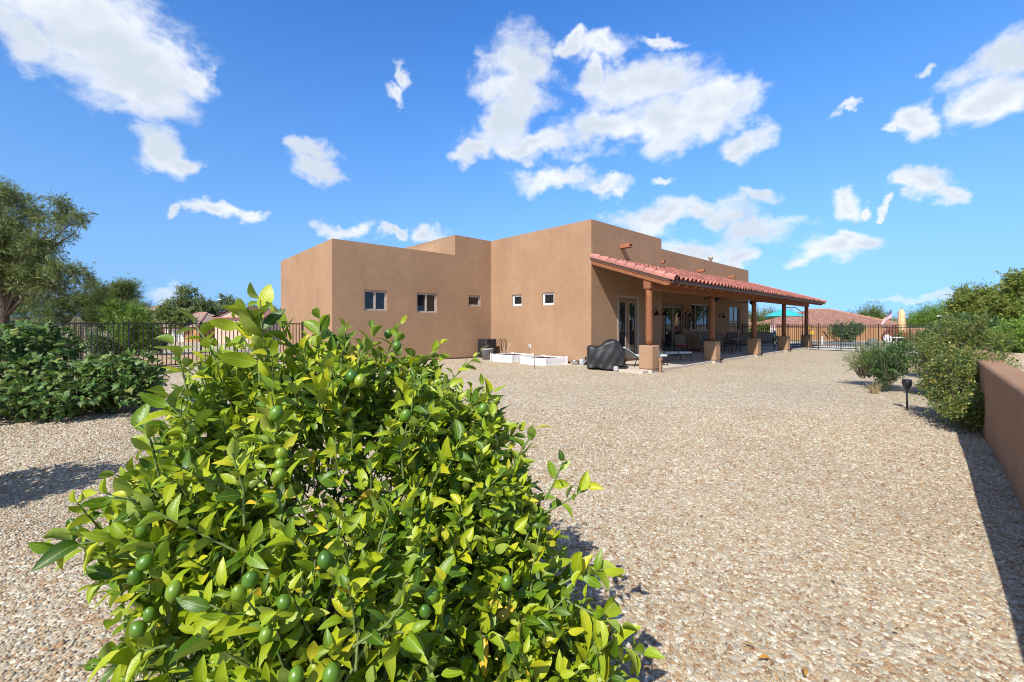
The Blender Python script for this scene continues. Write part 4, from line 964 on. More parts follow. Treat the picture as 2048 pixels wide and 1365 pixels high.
def hip_roof(name, parent, x0, x1, y0, y1, ze, zr, rl, m, gable=False):
    """hip (or gable) roof over x0..x1, y0..y1 with eaves ze and ridge zr; uv in metres"""
    ym = (y0+y1)/2; a, b = (x0, x1) if gable else (x0+rl, x1-rl)
    V = [(x0, y0, ze), (x1, y0, ze), (x1, y1, ze), (x0, y1, ze), (a, ym, zr), (b, ym, zr)]
    F = [(0, 1, 5, 4), (2, 3, 4, 5), (1, 2, 5), (3, 0, 4)]
    V += [(x, y, z-.16) for x, y, z in V[:4]]; F += [(0, 6, 7, 1), (1, 7, 8, 2), (2, 8, 9, 3), (3, 9, 6, 0), (9, 8, 7, 6)]
    if gable: F = [f for f in F if f not in ((1, 2, 5), (3, 0, 4))]
    o = MB().add(V, F).build(name, m, parent); me = o.data; l = me.uv_layers.new(name='UVMap'); sl_ = math.hypot(zr-ze, ym-y0)/(ym-y0)
    for p in me.polygons:
        nx = abs(p.normal.x) > abs(p.normal.y)
        for li in p.loop_indices:
            c = me.vertices[me.loops[li].vertex_index].co; l.data[li].uv = (c.y, c.x*sl_) if nx else (c.x, c.y*sl_)
    return o
def ridge_caps(parent, pts, m, r_=.14):
    for a, b in pts:
        a, b = Vector(a), Vector(b); n = max(2, int((b-a).length/.7))
        for i in range(n):
            MB().tube([a.lerp(b, i/n)+Vector((0, 0, .03)), a.lerp(b, (i+1)/n)+Vector((0, 0, -.01))], [r_, r_*.82], 6).build('ridge_tile', m, parent)
def dwelling(label, loc, rz, w, d, zb, ze, zr, rl, wm, rm, gable=False, doors=(), over=.5, name='neighbour_house'):
    h = thing(name, label, 'house', loc, rz); b = MB(); b.box((0, 0, (zb+ze)/2), (w, d, ze-zb))
    if gable: b.add([(-w/2, -d/2, ze), (-w/2, d/2, ze), (-w/2, 0, zr-.12), (w/2, -d/2, ze), (w/2, d/2, ze), (w/2, 0, zr-.12)], [(0, 1, 2), (4, 3, 5)])
    b.build('wall', wm, h); r = hip_roof('roof', h, -w/2-over, w/2+over, -d/2-over, d/2+over, ze, zr, rl+over, rm, gable)
    capm = M('ridge tile clay', (.40, .19, .13), .8)
    x0, x1, y0, y1 = -w/2-over, w/2+over, -d/2-over, d/2+over
    if gable: ridge_caps(r, [((x0, 0, zr), (x1, 0, zr))], capm)
    else:
        a, b_ = x0+rl+over, x1-rl-over; ridge_caps(r, [((a, 0, zr), (b_, 0, zr)), ((x0, y0, ze), (a, 0, zr)), ((x1, y0, ze), (b_, 0, zr))], capm)
    for (face, c, wd, z0, z1, kind) in doors:
        gm = M('pale garage door', (.62, .56, .48), .6) if kind == 'garage_door' else (GLASS if kind == 'window' else DOORM)
        ctr, sz = ((c, -d/2-.03, (z0+z1)/2), (wd, .08, z1-z0)) if face == 'y' else ((-w/2-.03, c, (z0+z1)/2), (.08, wd, z1-z0))
        o = MB().box(ctr, sz).build(kind, gm, h)
        if kind == 'window':
            f = MB(); 
            MB().box((ctr[0]-(.05 if face == 'x' else 0), ctr[1]-(.05 if face == 'y' else 0), ctr[2]), (sz[0] if face == 'x' else .06, .06 if face == 'y' or True else 0, sz[2])).build('mullion', VFRAMEL, o)
        if kind == 'garage_door':
            for q in range(1, 4):
                zz = z0+(z1-z0)*q/4; MB().box((ctr[0], ctr[1]-.045, zz) if face == 'y' else (ctr[0]-.045, ctr[1], zz), (wd, .012, .025) if face == 'y' else (.012, wd, .025)).build('panel_seam', M('seam shade', (.35, .31, .26), .7), o)
    return h
nb = at(1650, 640, 58)
dwelling('single-storey house with a red hipped tile roof behind the pool wall', (nb.x, nb.y+1, 0), R(4), 13.5, 10, -1.5, 1.45, 3.62, 5.2, STUCCO3, RT1)
nb2 = at(1530, 640, 60); dwelling('low tile-roofed wing left of the hipped house, under the patio roof', (nb2.x-1, nb2.y+4, 0), R(4), 9, 6, -1.5, 1.1, 2.25, 2.6, STUCCO3, RT1)
CREAM = stucco('cream stucco', (.60, .44, .32)); BROWNS = stucco('brown stucco', (.26, .17, .12))
g = at(478, 640, 60); dwelling('cream house with a red tile gable roof between the far trees', (g.x-.6, g.y+5.5, 0), R(90), 11, 5.6, -1.4, 2.6, 3.95, 0, CREAM, RT3, True, [('x', -1.6, 1.1, .3, 1.5, 'window'), ('y', -2.5, 1.3, .2, 1.5, 'window')], .35)
g2 = at(545, 640, 66); dwelling('red tile roofed house partly hidden behind the citrus shoots', (g2.x+1.5, g2.y+9, 0), R(-10), 10, 8, -1.4, 1.9, 3.6, 4, CREAM, RT3)
g3 = at(350, 650, 66); dwelling('house with a grey-brown tile roof and a pale garage door', (g3.x, g3.y+5, 0), R(-20), 12, 8, -1.4, 1.35, 3.5, 4, STUCCO3, RT2, False, [('y', .5, 4.6, -1.35, .9, 'garage_door'), ('y', -4.2, 1.2, -.6, .6, 'window')])
g4 = at(320, 615, 120); dwelling('dark brown house on the skyline left of the round tree', (g4.x, g4.y, 0), R(-15), 9, 8, -1.5, 5.4, 6.9, 4, BROWNS, RT2, False, [('y', -1.5, 2.0, 3.6, 4.8, 'window'), ('y', 2.2, 1.4, 3.6, 4.8, 'window')])
g5 = at(415, 640, 74); dwelling('tan tile-roofed house low behind the fence, left of the cream gable', (g5.x, g5.y+2, 0), R(-12), 7, 6, -1.4, 1.1, 2.5, 2.8, STUCCO3, RT2)
# hills
def hills(name, pts, Y, m):
    n = len(pts); V = []; 
    for (px, py) in pts: p = at(px, py, Y); V += [(p.x, Y, -4), (p.x, Y, p.z), (p.x*1.15, Y*1.15, -4)]
    F = []
    for i in range(n-1): a, b = 3*i, 3*i+3; F += [(a, b, b+1, a+1), (a+1, b+1, b+2, a+2)]
    return struct(MB().add(V, F).build(name, m, None, True))
HILL = M('far desert hill', (.15, .13, .13), .95, .25, .01)
hills('hills', [(-700, 640), (-300, 630), (60, 636), (280, 632), (350, 634), (440, 630), (560, 637), (700, 645), (1100, 646), (1500, 645), (1740, 641), (1800, 637), (1840, 634), (1880, 637), (1950, 641), (2100, 634), (2500, 628), (3200, 640)], 1500, HILL)

# saguaro, street light, boulders in the side yard
sg = gb(155, 17.5); zt = at(155, 634, 17.5).z; cac = thing('saguaro_cactus', 'young columnar saguaro cactus behind the iron fence', 'cactus', sg)
n = 40; prof = [(.14, 0), (.165, .5), (.175, 1.0), (.17, zt-.35), (.145, zt-.16), (.09, zt-.05), (.02, zt)]; V = []
for (r_, z) in prof: V += [((r_+(.022 if k % 2 else -.02)*min(1, r_/.1))*math.cos(2*math.pi*k/n), (r_+(.022 if k % 2 else -.02)*min(1, r_/.1))*math.sin(2*math.pi*k/n), z-sg[2]) for k in range(n)]
MB().add(V, [(i*n+k, i*n+(k+1) % n, (i+1)*n+(k+1) % n, (i+1)*n+k) for i in range(len(prof)-1) for k in range(n)]+[tuple((len(prof)-1)*n+k for k in range(n))]).build('stem', M('saguaro skin', (.20, .20, .10), .85, .25, 9), cac)
sp_ = MB()
for k in range(1, n, 2):
    for z in np.arange(.15, zt-.08, .12):
        r_ = np.interp(z, [p[1] for p in prof], [p[0] for p in prof])+.022; a = 2*math.pi*k/n
        for q in range(2): b2 = a+random.uniform(-.6, .6); sp_.add([(r_*math.cos(a), r_*math.sin(a), z-sg[2]), ((r_+.045)*math.cos(a)+.02*math.cos(b2+1.5), (r_+.045)*math.sin(a)+.02*math.sin(b2+1.5), z-sg[2]+random.uniform(-.03, .04)), (r_*math.cos(a), r_*math.sin(a), z-sg[2]+.012)], [(0, 1, 2)])
stuff(sp_.build('spines', M('pale spines', (.50, .44, .30), .8), cac))
lp = at(438, 601, 62); sl2 = thing('street_lamp', 'slim street lamp rising beside the cream gable', 'street lamp', (lp.x+1.2, lp.y, -1.2))
MB().tube([(0, 0, 0), (0, 0, 6.0), (-.2, 0, 6.3)], [.07, .05, .04], 8).build('pole', BRONZE, sl2, True); MB().tube([(-.15, 0, 6.28), (-.9, 0, 6.4)], [.03, .03], 6).build('arm', BRONZE, sl2, True); MB().box((-1.15, 0, 6.4), (.6, .22, .12), None, .03).build('lamp_head', M('white lamp housing', (.6, .6, .58), .5), sl2)

# ------------------------------------------------------------------ things by the house
HR3 = Matrix.Rotation(HROT, 3, 'Z')
def hthing(name, label, cat, u, v, z=.1, rz=0, group=None): p = hw(u, v); return thing(name, label, cat, (p.x, p.y, z), HROT+rz, group)
def planter(label, u0, u1, v0, v1, z0, h):
    t = hthing('planter_box', label, 'planter', (u0+u1)/2, (v0+v1)/2, z0, 0, 'white raised garden beds'); w, d = u1-u0, v1-v0; k = .045
    for (x, y, sx, sy) in ((0, -d/2, w, k), (0, d/2, w, k), (-w/2, 0, k, d), (w/2, 0, k, d)):
        for q in range(2):
            zh = h/2; MB().box((x, y, zh*q+zh/2), (sx-(k+.002 if sx > sy else 0), sy-(k+.002 if sy > sx else 0), zh-.006)).build('board', WHITEV, t)
    for sx in (-1, 1):
        for sy in (-1, 1): bevel(MB().box((sx*w/2, sy*d/2, (h+.02)/2), (.085, .085, h+.02)).build('corner_post', WHITEV, t), .008, 1)
    n = 12; V = [((-w/2+k)+(w-2*k)*i/(n-1), (-d/2+k)+(d-2*k)*j/(n-1), h*.78+random.uniform(-.02, .03)+.05*math.sin(3.14*i/(n-1))*math.sin(3.14*j/(n-1))) for j in range(n) for i in range(n)]
    MB().add(V, [(j*n+i, j*n+i+1, (j+1)*n+i+1, (j+1)*n+i) for j in range(n-1) for i in range(n-1)]).build('soil', SOIL, t, True)
planter('white planter box nearer the corner of the house', -1.42, -.22, .98, 2.18, .06, .30)
planter('white planter box nearer the inner corner, by the black bin', -1.42, -.22, 2.75, 3.95, .08, .30)
def stake(px, py0, py1, label):
    p = gpt(px, py1, .04); h = (py1-py0)/FPX*p.y; o = MB().tube([(0, 0, -.1), (.0, 0, h*.5), (-.012, 0, h)], .011, 6).build('garden_stake', M('rusty rebar', (.14, .10, .085), .7), None, loc=(p.x, p.y, 0)); tag(o, label, 'stake', 'rebar stakes')
stake(983, 693, 728, 'thin dark stake in front of the planter by the inner corner'); stake(1069, 707, 743, 'leaning dark stake in front of the planter near the house corner')
# tool handles and hooks leaning on the wall
def rodthing(name, label, cat, pts, rad, m, u, v): t = hthing(name, label, cat, u, v, .1); MB().tube(pts, rad, 6).build('rod', m, t, True); return t
for k, (v, lab) in enumerate([(5.05, 'curved iron plant hook leaning at the inner corner'), (4.75, 'second curved iron hook, right of the first, against the wall')]):
    rodthing('plant_hook', lab, 'hook', [(-.35, .1, 0), (-.2, .05, .5), (-.1, 0, .78), (-.06, -.08, .86), (-.05, -.16, .82), (-.06, -.18, .3)], .014, M('rusty iron', (.09, .055, .035), .7), 0, v)
rodthing('tool_handle', 'pale wooden tool handle standing in the left planter', 'tool', [(-.5, .1, .2), (-.42, .05, .45), (-.34, .0, .62), (-.30, .0, .70)], .018, M('weathered handle', (.42, .33, .24), .8), -.3, 3.7)
# covered bin in the inner corner
cb = hthing('covered_bin', 'black covered bin standing in the inner corner of the house', 'bin', -.62, 5.2, .1)
b = MB(); b.box((0, 0, .42), (.66, .62, .72), None, .07); b.build('cover', CANVAS, cb)
bb2 = MB(); bb2.box((-.16, -.02, .80), (.30, .60, .10), None, .04); bb2.build('lid', CANVAS, cb); b3 = MB(); b3.box((.17, -.02, .80), (.28, .60, .10), None, .04); b3.build('lid', CANVAS, cb)
tub = hthing('storage_tub', 'grey plastic tub in front of the black covered bin', 'tub', -1.15, 4.55, .1); bt = MB(); bt.lathe([(.20, 0), (.27, .42), (.29, .43), (.29, .46), (.26, .46), (.19, .03)], 14); bt.build('tub_body', M('grey plastic tub', (.28, .28, .30), .5), tub, True)
# watering bowl, trowel and bellows by the corner
bowl = hthing('metal_bowl', 'shiny metal bowl on the gravel at the foot of the wall', 'bowl', -.18, .62, .1); MB().lathe([(.06, 0), (.13, .03), (.17, .13), (.18, .15), (.165, .15), (.12, .05), (.02, .02)], 16).build('bowl', M('galvanised metal', (.55, .56, .58), .3, .1, 3, metal=1.0), bowl, True)
can = hthing('watering_can', 'grey watering can beside the metal bowl', 'watering can', -.2, .28, .1); MB().lathe([(.09, 0), (.10, .02), (.09, .2), (.05, .23), (.01, .235)], 12).build('can_body', M('dull zinc', (.33, .34, .35), .5), can, True); MB().tube([(.0, -.08, .05), (0, -.2, .18), (0, -.25, .25)], [.02, .014, .02], 6).build('spout', M('dull zinc', (.3, .3, .3)), can); MB().tube([(0, .05, .2), (0, .02, .32), (0, -.05, .3), (0, -.05, .21)], .01, 6).build('handle', M('dull zinc', (.3, .3, .3)), can)
rake = hthing('garden_spade', 'dark spade leaning against the house corner by the grill', 'spade', -.10, .10, .1)
MB().add([(-.05, -.09, 0), (-.05, .09, 0), (-.02, .09, .3), (-.02, -.09, .3), (-.06, 0, .15)], [(0, 1, 4), (1, 2, 4), (2, 3, 4), (3, 0, 4)]).build('blade', BRONZE, rake); MB().tube([(-.03, 0, .26), (.03, 0, .62)], .015, 6).build('shaft', BARK, rake); MB().tube([(.03, -.05, .6), (.035, 0, .68), (.03, .05, .6)], .013, 6).build('grip', BLACKM, rake)

# ------------------------------------------------------------------ covered grill
gp = gpt(1218, 744); grill = thing('covered_grill', 'barbecue grill under a draped black vinyl cover beside the house corner', 'grill', (gp.x-.05, gp.y+.30, .02), R(-6))
def grill_cover():
    nx, ns = 40, 36; L = 1.22; V = []
    for i in range(nx):
        x = -L/2+L*i/(nx-1); f = i/(nx-1)
        hump = math.exp(-((f-.66)/.22)**2)*.22; top = .84+hump+.02*math.sin(f*17)-.05*max(0, (f-.86)/.14); dep = .27+.045*hump/.22
        end = min(1, min(f, 1-f)*16)**.5 if 0 < f < 1 else .35
        hem = .10+.03*math.sin(f*9)+.025*math.sin(f*23+1)+.10*max(0, (f-.75)/.25)
        for j in range(ns):
            a = j/(ns-1)
            if a < .36: y = -dep; z = hem+(top-.06-hem)*a/.36
            elif a < .64: t = (a-.36)/.28*math.pi; y = -dep*math.cos(t); z = top-.06+.06*math.sin(t)+hump*.18*math.sin(t)
            else: y = dep; z = top-.06-(top-.06-hem)*(a-.64)/.36
            side_ = (1 if a < .5 else -1); loose = (1-min(1, max(0, (z-hem)/(top-hem))))
            fold = (.016*math.sin(x*9+z*7.0+.6)+.014*math.sin(x*21-z*12)+.009*math.sin(x*37+z*19))*(loose*.8+.25)
            swag = -.03*math.sin(math.pi*min(1, max(0, (z-.25)/.55)))*math.sin(f*math.pi)
            y2 = y*(.82+.18*end) - side_*(fold+.05*loose+(-swag)) if (a < .36 or a > .64) else y*(.82+.18*end)
            z2 = z-(1-end)*.05+.012*math.sin(x*19+y*13)
            V.append((x*(1+.03*loose)+.015*math.sin(z*14)*(1-end), y2, z2))
    F = [(i*ns+j, (i+1)*ns+j, (i+1)*ns+j+1, i*ns+j+1) for i in range(nx-1) for j in range(ns-1)]
    F += [tuple(j for j in range(ns)), tuple((nx-1)*ns+j for j in range(ns-1, -1, -1))]
    return MB().add(V, F)
grill_cover().build('cover', CANVAS, grill, True)
for sx in (-1, 1): MB().tube([(-.52, sx*.2, 0), (-.52, sx*.2, .35)], .02, 8).build('leg', BLACKM, grill); MB().tube([(.36, sx*.2, .08), (.36, sx*.2, .4)], .02, 8).build('leg', BLACKM, grill)
def wheelm():
    n = 20; return MB().lathe([(.03, -.026), (.075, -.026), (.09, -.016), (.09, .016), (.075, .026), (.03, .026)], n)
wm_ = wheelm()
for y in (-.34, .34):
    q = Matrix.Rotation(R(90), 3, 'X'); mb = MB().add([q @ Vector(p) for p in wm_.v], wm_.f); mb.build('wheel', M('grey wheel plastic', (.36, .35, .36), .5), grill, True, loc=(.30, y, .09))
MB().tube([(.30, -.36, .10), (.30, .36, .10)], .012, 8).build('axle', BLACKM, grill); MB().box((.46, -.12, .12), (.44, .36, .05), Matrix.Rotation(R(-6), 3, 'Y')).build('bottom_shelf', BLACKM, grill); MB().box((.50, -.05, .24), (.2, .3, .18), None, .03).build('burner_box', BLACKM, grill)
# tan conduit box at the first pedestal
cd = hthing('conduit_post', 'pair of tan conduits standing against the first stucco pedestal', 'conduit', .30, -2.53, 0.0)
MB().box((0, 0, .18), (.055, .055, .55)).build('conduit', STUCCO, cd); MB().box((.095, 0, .14), (.04, .04, .46)).build('conduit', STUCCO, cd); MB().box((.03, -.002, .46), (.14, .075, .10)).build('junction_box', STUCCO, cd)
for k in range(1, 4):
    lt_ = hthing('floor_light', ['', 'small dark spotlight at the foot of the second pedestal', 'small dark spotlight at the foot of the third pedestal', 'small dark spotlight at the foot of the fourth pedestal'][k], 'light',   .176+5.13*k+.34, -2.44, 0, 0, 'spotlights at the pedestals'); MB().tube([(0, 0, -.05), (0, 0, .12)], .02, 6).build('stem', BRONZE, lt_); MB().tube([(.02, .09, .14), (0, -.06, .17)], [.05, .06], 10).build('lamp_head', BRONZE, lt_)

# ------------------------------------------------------------------ patio furniture
SLING = M('grey brown sling fabric', (.20, .165, .13), .75, .15, 30, .2, 200, .003)
def sling_chair(name, label, u, v, rz, w=.58, group=None, sling=SLING, cat='chair', cushion=None):
    t = hthing(name, label, cat, u, v, .1, rz, group); h = .42; hw_ = w/2
    prof = [(.28, .40), (.1, .38), (-.12, .37), (-.24, .40), (-.31, .62), (-.38, .88), (-.43, 1.0)]         # seat front -> back top, x forward
    V = [(x, sx*(hw_-.03), z) for (x, z) in prof for sx in (-1, 1)]; V += [(x-.012, y, z-.012) for x, y, z in V]; k = len(prof)
    F = [(2*i, 2*i+1, 2*i+3, 2*i+2) for i in range(k-1)]+[(2*k+2*i+2, 2*k+2*i+3, 2*k+2*i+1, 2*k+2*i) for i in range(k-1)]
    MB().add(V, F).build('sling', sling, t, True)
    for sx in (-1, 1):
        y = sx*hw_; MB().tube([(x, y, z) for x, z in prof], .016, 6).build('side_rail', BLACKM, t, True)
        MB().tube([(.27, y, .40), (.30, y, .62), (.18, y, .66), (-.1, y, .65), (-.33, y, .63)], .016, 6).build('armrest', BLACKM, t, True)
        MB().tube([(.25, y, .40), (.32, y, 0)], .015, 6).build('leg', BLACKM, t); MB().tube([(-.2, y, .39), (-.34, y, 0)], .015, 6).build('leg', BLACKM, t)
    MB().tube([(prof[-1][0], -hw_, 1.0), (prof[-1][0], hw_, 1.0)], .016, 6).build('top_rail', BLACKM, t); MB().tube([(.28, -hw_, .40), (.28, hw_, .40)], .014, 6).build('front_rail', BLACKM, t)
    if cushion: MB().box((.0, 0, .43), (.5, w-.1, .08), None, .03).build('cushion', cushion, t)
    return t
tx, tv = 11.45, -.62
tb = hthing('patio_table', 'dark glass-topped dining table under the patio roof', 'table', tx, tv, .1)
MB().box((0, 0, .72), (1.5, 1.0, .025), None, .01).build('table_top', M('dark glass top', (.10, .10, .10), .1, .1, 3, spec=.8), tb)
MB().box((0, -.5, .70), (1.5, .03, .04)).build('edge_rail', BLACKM, tb); MB().box((0, .5, .70), (1.5, .03, .04)).build('edge_rail', BLACKM, tb)
for sx in (-1, 1):
    for sy in (-1, 1): MB().tube([(sx*.65, sy*.42, .70), (sx*.55, sy*.36, .35), (sx*.66, sy*.43, 0)], .02, 6).build('leg', BLACKM, tb)
for (du, dv, rz, lab) in [(-1.05, .0, 0, 'sling chair at the near end of the dining table, next to the second post'), (1.05, -.42, 180, 'right-hand one of two slant-backed chairs at the far end of the dining table'), (1.15, .35, 180, 'left-hand one of two slant-backed chairs at the far end of the dining table'),
        (-.35, .95, -90, 'sling chair between the dining table and the house wall, nearer end'), (.45, .95, -90, 'sling chair between the dining table and the house wall, farther end')]:
    sling_chair('patio_chair', lab, tx+du, tv+dv, R(rz), group='chairs around the dining table')
lan = hthing('table_lantern', 'small dark red lantern standing on the dining table', 'lantern', tx+.1, tv+.1, .835); MB().lathe([(.07, 0), (.07, .02), (.05, .03), (.05, .22), (.07, .23), (.02, .32)], 8).build('lantern_body', M('dark red metal', (.12, .03, .02), .5), lan)
sling_chair('patio_glider', 'wide two-seat sling glider beyond the dining table', 15.9, -.95, R(200), 1.25, cat='glider')
AQ = M('pale aqua cushion', (.42, .48, .47), .85, .06, 6, .3, 30); REDC = M('red cushion', (.40, .03, .04), .85, .12, 6, .3, 30)
def lounger(label, u, v, rz):
    t = hthing('chaise_lounge', label, 'lounger', u, v, .1, rz, 'chaise lounges on the patio')
    MB().box((.25, 0, .36), (1.25, .60, .08), None, .03).build('cushion', AQ, t); MB().box((-.66, 0, .50), (.70, .60, .08), Matrix.Rotation(R(32), 3, 'Y'), .03).build('back_cushion', AQ, t)
    for y in (-.31, .31):
        MB().tube([(.9, y, .30), (-.36, y, .30), (-.95, y, .67)], .016, 6).build('side_rail', BLACKM, t, True); MB().tube([(.2, y, .32), (.15, y, .58), (-.45, y, .60)], .015, 6).build('armrest', BLACKM, t, True)
        for x in (.75, -.45): MB().tube([(x, y, .30), (x+.1*(1 if x > 0 else -1), y, 0)], .015, 6).build('leg', BLACKM, t)
    for x in (.85, -.55): MB().tube([(x, -.31, .05 if x < 0 else .30), (x, .31, .05 if x < 0 else .30)], .013, 6).build('cross_bar', BLACKM, t)
lounger('pale chaise lounge between the covered grill and the first post', 1.25, -1.35, R(-25)); lounger('pale chaise lounge just behind the first pedestal', 3.5, -1.25, R(-25))
sling_chair('patio_chair', 'dark chair with a red cushion in front of the far glass doors', 7.7, .25, R(-150), cushion=REDC); sling_chair('patio_chair', 'dark sling chair near the corner where the wall steps back', 6.4, .2, R(-60))
st = hthing('side_table', 'small dark side table between the two chairs by the glass doors', 'table', 7.0, .55, .1); MB().lathe([(.25, .5), (.26, .51), (.26, .53), (.25, .54)], 16).build('table_top', BLACKM, st)
for k in range(3): a = k*2.1; MB().tube([(.2*math.cos(a), .2*math.sin(a), .5), (.08*math.cos(a), .08*math.sin(a), .25), (.22*math.cos(a), .22*math.sin(a), 0)], .012, 6).build('leg', BLACKM, st, True)
for u, lab in ((10.0, 'dark ceiling fan hanging near the second post'), (15.3, 'dark ceiling fan hanging near the third post')):
    v = -.6; zc = ztop(v)-.2; f = hthing('ceiling_fan', lab, 'ceiling fan', u, v, 0, 0, 'fans under the patio roof')
    MB().tube([(0, 0, zc), (0, 0, 3.05)], .018, 8).build('rod', BLACKM, f); MB().lathe([(.03, 2.76), (.08, 2.80), (.15, 2.88), (.16, 2.95), (.10, 3.03), (.04, 3.08)], 14).build('motor', BLACKM, f, True)
    for k in range(5):
        q = Matrix.Rotation(k*2*math.pi/5+.35, 3, 'Z') @ Matrix.Rotation(R(10), 3, 'X'); V = [q @ Vector(p) for p in ((.14, -.03, 0), (.30, -.065, 0), (.66, -.075, 0), (.69, 0, 0), (.66, .075, 0), (.30, .065, 0), (.14, .03, 0))]
        V = [p+Vector((0, 0, 2.93)) for p in V]; MB().add(V+[p+Vector((0, 0, .012)) for p in V], [tuple(range(6, -1, -1)), tuple(range(7, 14))]+[(i, (i+1) % 7, 7+(i+1) % 7, 7+i) for i in range(7)]).build('blade', BLACKM, f)

# ------------------------------------------------------------------ pool yard things
TEAL = M('teal canopy fabric', (.03, .36, .36), .8, .08, 2)
cu = at(1568, 650, 37); um = thing('cantilever_umbrella', 'open teal umbrella by the pool, seen between the far patio posts', 'umbrella', (cu.x, cu.y, .05))
n = 8; R0 = 1.55; V = [(0, 0, 2.92)]
for k in range(n): a = 2*math.pi*k/n+.2; V.append((R0*.55*math.cos(a), R0*.55*math.sin(a), 2.58)); 
for k in range(n): a = 2*math.pi*k/n+.2; V.append((R0*math.cos(a), R0*math.sin(a), 2.26))
V += [(x, y, z-.02) for x, y, z in V]; F = []
for k in range(n): j = (k+1) % n; F += [(0, 1+k, 1+j), (1+k, 9+k, 9+j, 1+j), (17, 18+j, 18+k), (18+k, 18+j, 26+j, 26+k), (9+k, 26+k, 26+j, 9+j)]
MB().add(V, F).build('canopy', TEAL, um); MB().tube([(2.0, .6, 0), (2.0, .6, 2.6), (1.2, .35, 3.05), (0, 0, 3.0), (0, 0, 2.9)], .035, 8).build('pole', BRONZE, um)
for k in range(n): a = 2*math.pi*k/n+.2; MB().tube([(0, 0, 2.86), (R0*math.cos(a), R0*math.sin(a), 2.22)], .012, 5).build('rib', BRONZE, um)
MB().box((2.0, .6, .05), (.9, .9, .10), None, .03).build('base', BRONZE, um)
TEALP = M('teal plastic', (.01, .15, .22), .5, .1, 3)
def pool_chair(label, px, Y, rz):
    p = at(px, 650, Y); t = thing('pool_chair', label, 'chair', (p.x, p.y, .05), rz, 'teal chairs by the pool')
    for k in range(5): MB().box((-.30-.02*abs(k-2), -.24+.12*k, .66), (.03, .10, .85-.06*abs(k-2)), Matrix.Rotation(R(-20), 3, 'Y')).build('back_slat', TEALP, t)
    for k in range(5): MB().box((-.1+.11*k, 0, .34), (.095, .56, .025)).build('seat_slat', TEALP, t)
    for y in (-.34, .34):
        MB().box((.0, y, .56), (.75, .13, .025)).build('armrest', TEALP, t); MB().box((.32, y, .28), (.09, .03, .55)).build('leg', TEALP, t); MB().box((-.32, y, .26), (.09, .03, .52), Matrix.Rotation(R(-15), 3, 'Y')).build('leg', TEALP, t)
pool_chair('teal slatted chair with a striped towel beside it, by the pool', 1536, 33, R(160)); pool_chair('teal slatted chair half hidden by the fourth pedestal', 1562, 32, R(-30))
hk = at(1546, 650, 33.5); th_ = thing('towel_hook', 'white towel with pink stripes hanging from a dark pole hook', 'towel stand', (hk.x, hk.y, .05))
MB().tube([(0, 0, 0), (0, 0, 1.6), (.05, 0, 1.9), (.02, 0, 2.05), (-.08, 0, 2.0), (-.12, 0, 1.55)], .018, 6).build('pole', BRONZE, th_, True)
tmn = NT('striped towel'); tw_ = tmn.n('ShaderNodeTexWave'); tmn.l(tmn.co.outputs['Object'], tw_.inputs['Vector']); tw_.inputs['Scale'].default_value = 1.6; tw_.bands_direction = 'Z'
tmn.done(tmn.ramp(tw_.outputs[0], [(.55, (.78, .76, .74)), (.75, (.65, .28, .26))]), .9)
V = [(-.22+.44*i/8, .05*math.sin(i*2.1), 1.5-.62*j/6+.04*math.cos(i)) for j in range(7) for i in range(9)]; MB().add(V, [(j*9+i, j*9+i+1, (j+1)*9+i+1, (j+1)*9+i) for j in range(6) for i in range(8)]).build('towel', tmn.m, th_, True)
# yellow flower ornament, closed umbrella, chiminea, flag, furniture
fo = at(1622, 650, 31); yo = thing('flower_ornament', 'bright yellow metal flower on a stem beside the last patio post', 'ornament', (fo.x, fo.y, .05)); YEL = M('yellow enamel', (.70, .42, .02), .5)
MB().tube([(0, 0, 0), (0, 0, 1.15), (-.2, 0, 1.35)], .014, 6).build('stem', BRONZE, yo)
for (cx, cz, r_) in ((.08, .95, .2), (-.2, 1.3, .16)):
    V = []
    for k in range(16): a = k*math.pi/8; rr = r_*(1 if k % 2 else .5); V.append((cx+rr*math.cos(a), -.02, cz+rr*math.sin(a)))
    MB().add(V+[(x, .0, z) for x, y, z in V], [tuple(range(16)), tuple(range(31, 15, -1))]+[(i, 16+i, 16+(i+1) % 16, (i+1) % 16) for i in range(16)]).build('flower_head', YEL, yo)
cl = at(1803, 650, 29); cu2 = thing('closed_umbrella', 'closed cream and orange umbrella standing beyond the pool fence', 'umbrella', (cl.x, cl.y, .05))
zt = at(0, 618, 29).z-.05; zb = at(0, 664, 29).z-.05; n = 24; V = []
for z, r_ in ((zb-.1, .20), (zb+.02, .215), (zb+.5, .205), (zb+1.0, .19), (zt-.3, .175), (zt-.12, .12), (zt, .04)):
    V += [((r_*(1 if k % 3 else .72))*math.cos(2*math.pi*k/n+.15*z), (r_*(1 if k % 3 else .72))*math.sin(2*math.pi*k/n+.15*z), z) for k in range(n)]
MB().add(V, [(i*n+k, i*n+(k+1) % n, (i+1)*n+(k+1) % n, (i+1)*n+k) for i in range(6) for k in range(n)]+[tuple(6*n+k for k in range(n))]).build('canopy', M('cream orange canvas', (.66, .42, .22), .85, .3, 2.5), cu2, True)
MB().tube([(0, 0, 0), (0, 0, zt+.06)], .025, 8).build('pole', BRONZE, cu2); MB().lathe([(.28, 0), (.28, .05), (.08, .12)], 14).build('base', BRONZE, cu2)
fp = at(1784, 650, 30); fl = thing('flag_pole', 'small pole flying a striped flag with a blue corner beyond the fence', 'flag', (fp.x, fp.y, 0)); ztf = at(0, 618, 30).z
MB().tube([(0, 0, 0), (0, 0, ztf+.1)], .016, 8).build('pole', M('pale blue pole', (.25, .42, .55), .5), fl)
RED = M('flag red', (.38, .03, .04), .8); WHT = M('flag white', (.75, .74, .72), .8); NAV = M('flag navy', (.02, .03, .12), .8)
